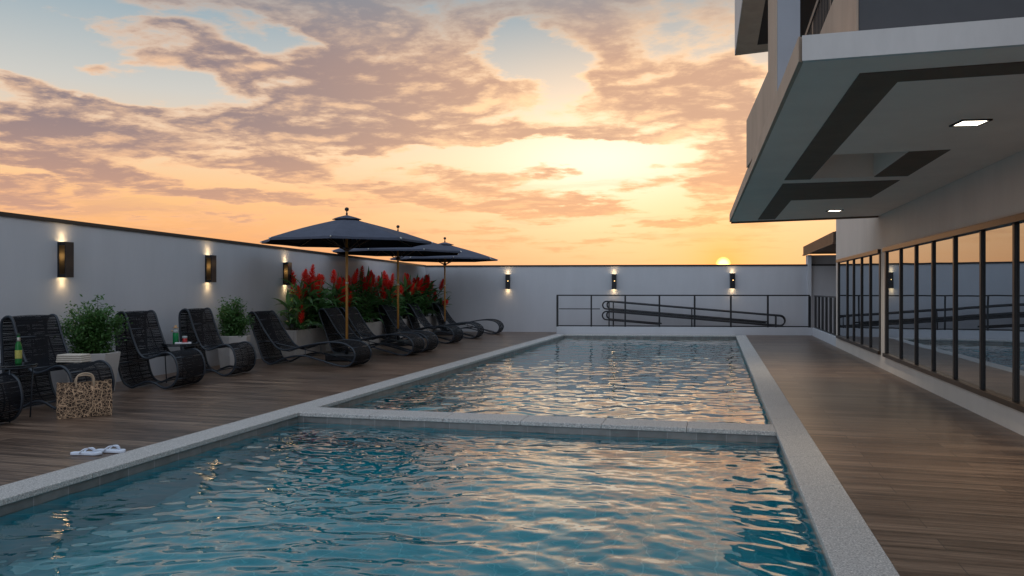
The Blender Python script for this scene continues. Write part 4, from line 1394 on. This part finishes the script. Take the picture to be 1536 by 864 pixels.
b = thing('beer_bottle', 'green beer bottle with silver neck on the side table at the left edge', 'bottle', (-7.29, 6.63, .601))
MB().lathe([(.026, 0), (.032, .006), (.033, .02), (.033, .175), (.029, .21), (.017, .245), (.0145, .29), (.0155, .296), (.0155, .305), (.013, .306)], 20).build('glass_body', M_BOTTLE, b, smooth=True)
MB().lathe([(.0337, .06), (.0339, .062), (.0339, .148), (.0337, .15)], 20).build('label', M_LABEL, b, smooth=True)
MB().lathe([(.0185, .245), (.0162, .262), (.0158, .285), (.0155, .287)], 16).build('foil', M_FOIL, b, smooth=True)
MB().lathe([(.0165, .306), (.0165, .322), (.014, .325)], 16).build('cap', M_CAPG, b, smooth=True)

b = thing('drink_bottle', 'green drink in a clear bottle with cork stopper on the side table', 'bottle', (-7.88, 9.86, .601))
MB().lathe([(.038, 0), (.042, .005), (.042, .15), (.040, .155)], 20).build('drink', M_GREENJUICE, b, smooth=True)
MB().lathe([(.043, .156), (.043, .185), (.030, .20), (.026, .225), (.024, .226)], 20).build('glass_neck', M_CLEARGL, b, smooth=True)
MB().lathe([(.040, .226), (.040, .236), (.018, .238), (.018, .262), (.012, .268)], 16).build('stopper', M_CORK, b, smooth=True)
MB().tube([(-.044, 0, .17), (-.062, 0, .178), (-.066, 0, .19)], .012, 8).build('garnish', M_CORK, b, smooth=True)

b = thing('tumbler', 'short glass of red drink on the side table', 'glass', (-7.75, 9.90, .601))
MB().lathe([(.028, 0), (.031, .004), (.034, .07), (.033, .072)], 18).build('drink', M_REDJUICE, b, smooth=True)
MB().lathe([(.0335, .073), (.0352, .0735), (.037, .105), (.0355, .105), (.0325, .076)], 18).build('glass_wall', M_CLEARGL, b, smooth=True)
b = thing('magazine', 'folded magazine with white pages lying on the side table', 'magazine', (-7.70, 9.80, .601), R(35))
MB().box(-.11, -.075, 0, .11, .075, .012).build('pages', M_PAPER, b)
MB().box(-.112, -.077, .0125, .112, .077, .016).build('cover', M_PAPER, b)
MB().box(-.02, -.05, .0165, .07, .03, .0175).build('cover_picture', M_REDCOVER, b)

# folded towel on the footrest of a lounge chair
tw = MB()
for k in range(4):
    z0 = k * .024
    pts = []
    w, dd = .165 - .004 * k, .10
    poly = [(-w, -dd), (w, -dd), (w + .008, 0), (w, dd), (-w, dd), (-w - .006, 0)]
    tw.prism(poly, z0 + .001, z0 + .0235)
to = tw.build('folded_towel', M_TOWEL, None, bevel=.008)
tag(to, 'folded cream towel lying on the footrest of a lounge chair', 'towel')
to.location = (-7.62, 7.70, .517); to.rotation_euler = (0, 0, R(10))

# ------------------------------------------------------------------ tote bag
bg_a = math.atan2(7.2 - 6.73, -6.6 + 6.82)
bag = thing('tote_bag', 'brown tote bag with cream crackle pattern standing on the deck', 'bag', (-6.78, 7.0, 0), bg_a + R(-14))
W, D, H = .262, .075, .375
vs = []; NXB, NZB = 10, 8
rngb = random.Random(4)


def bagring(z):
    f = z / H
    w = W * (1 + .0 * f); d = D * (1 - .35 * f)
    ring = []
    for k in range(NXB + 1): ring.append((-w + 2 * w * k / NXB, -d - .012 * math.sin(math.pi * k / NXB) * math.sin(math.pi * f)))
    for k in range(1, 4): ring.append((w + .006 * math.sin(math.pi * k / 4), -d + 2 * d * k / 4))
    for k in range(NXB + 1): ring.append((w - 2 * w * k / NXB, d + .012 * math.sin(math.pi * k / NXB) * math.sin(math.pi * f)))
    for k in range(1, 4): ring.append((-w - .006 * math.sin(math.pi * k / 4), d - 2 * d * k / 4))
    return ring


nR = len(bagring(0)); fs = []
for j in range(NZB + 1):
    z = H * j / NZB
    for (x, y) in bagring(z):
        vs.append((x + .012 * math.sin(z * 9) * (1 if x > 0 else -1) * .4, y, z + (.012 * (x / W) ** 2 if j == NZB else 0) + rngb.uniform(-.0015, .0015)))
for j in range(NZB):
    for k in range(nR):
        l = (k + 1) % nR
        fs.append((j * nR + k, j * nR + l, (j + 1) * nR + l, (j + 1) * nR + k))
fs.append(tuple(range(nR))[::-1])
o = MB().add(vs, fs).build('bag_body', M_WEAVE, bag)
o.modifiers.new('solid', 'SOLIDIFY').thickness = .006
for s in (-1, 1):
    yy = s * (D * .65 - .002)
    if s > 0: continue
    hp = [(-.085, yy - .006, H - .05), (-.086, yy - .006, H + .03), (-.065, yy, H + .085), (0, yy + .004, H + .105), (.065, yy, H + .085), (.086, yy - .006, H + .03), (.085, yy - .006, H - .05)]
    MB().tube(catmull(hp, 5, closed=False), .009, 8).build('handle', M_LEATHER, bag, smooth=True)
hp = [(-.085, D * .65, H - .05), (-.086, D * .6, H + .02), (-.065, D * .55, H + .06), (0, D * .5, H + .075), (.065, D * .55, H + .06), (.086, D * .6, H + .02), (.085, D * .65, H - .05)]
MB().tube(catmull(hp, 5, closed=False), .009, 8).build('handle', M_LEATHER, bag, smooth=True)

# ------------------------------------------------------------------ flip flops


def flipflop(x, y, rz, label, mirror):
    t = thing('flip_flop', label, 'flip flop', (x, y, 0), rz, 'pair of pale flip flops on the deck')
    m = -1 if mirror else 1
    out = catmull([(-.13, 0), (-.115, .032 * m), (-.05, .036 * m), (.03, .042 * m), (.09, .046 * m), (.125, .025 * m), (.13, -.005 * m), (.10, -.040 * m), (.03, -.036 * m), (-.05, -.030 * m), (-.115, -.028 * m)], 4)
    b = MB(); b.prism(out, 0, .022); b.build('sole', M_FLIP, t, bevel=.005)
    post = (.075, 0, .021)
    for s in (1, -1):
        pts = catmull([post, (.060, s * .010, .045), (.02, s * .032, .055), (-.02, s * .041, .034), (-.035, s * .038, .015)], 5, closed=False)
        mb = MB()
        vs = []
        for i, p in enumerate(pts):
            w = .004 + .009 * math.sin(math.pi * min(1, .15 + .8 * i / len(pts)))
            vs += [(p[0] - w, p[1], p[2]), (p[0] + w, p[1], p[2] + .003)]
        mb.add(vs, [(2 * i, 2 * i + 1, 2 * i + 3, 2 * i + 2) for i in range(len(pts) - 1)])
        o = mb.build('strap', M_FLIP, t, smooth=True); o.modifiers.new('solid', 'SOLIDIFY').thickness = .006
    return t


flipflop(-5.18, 5.365, R(14), 'pale blue white flip flop on the deck, nearer one of the pair', False)
flipflop(-5.06, 5.51, R(10), 'pale blue white flip flop on the deck, farther one of the pair', True)
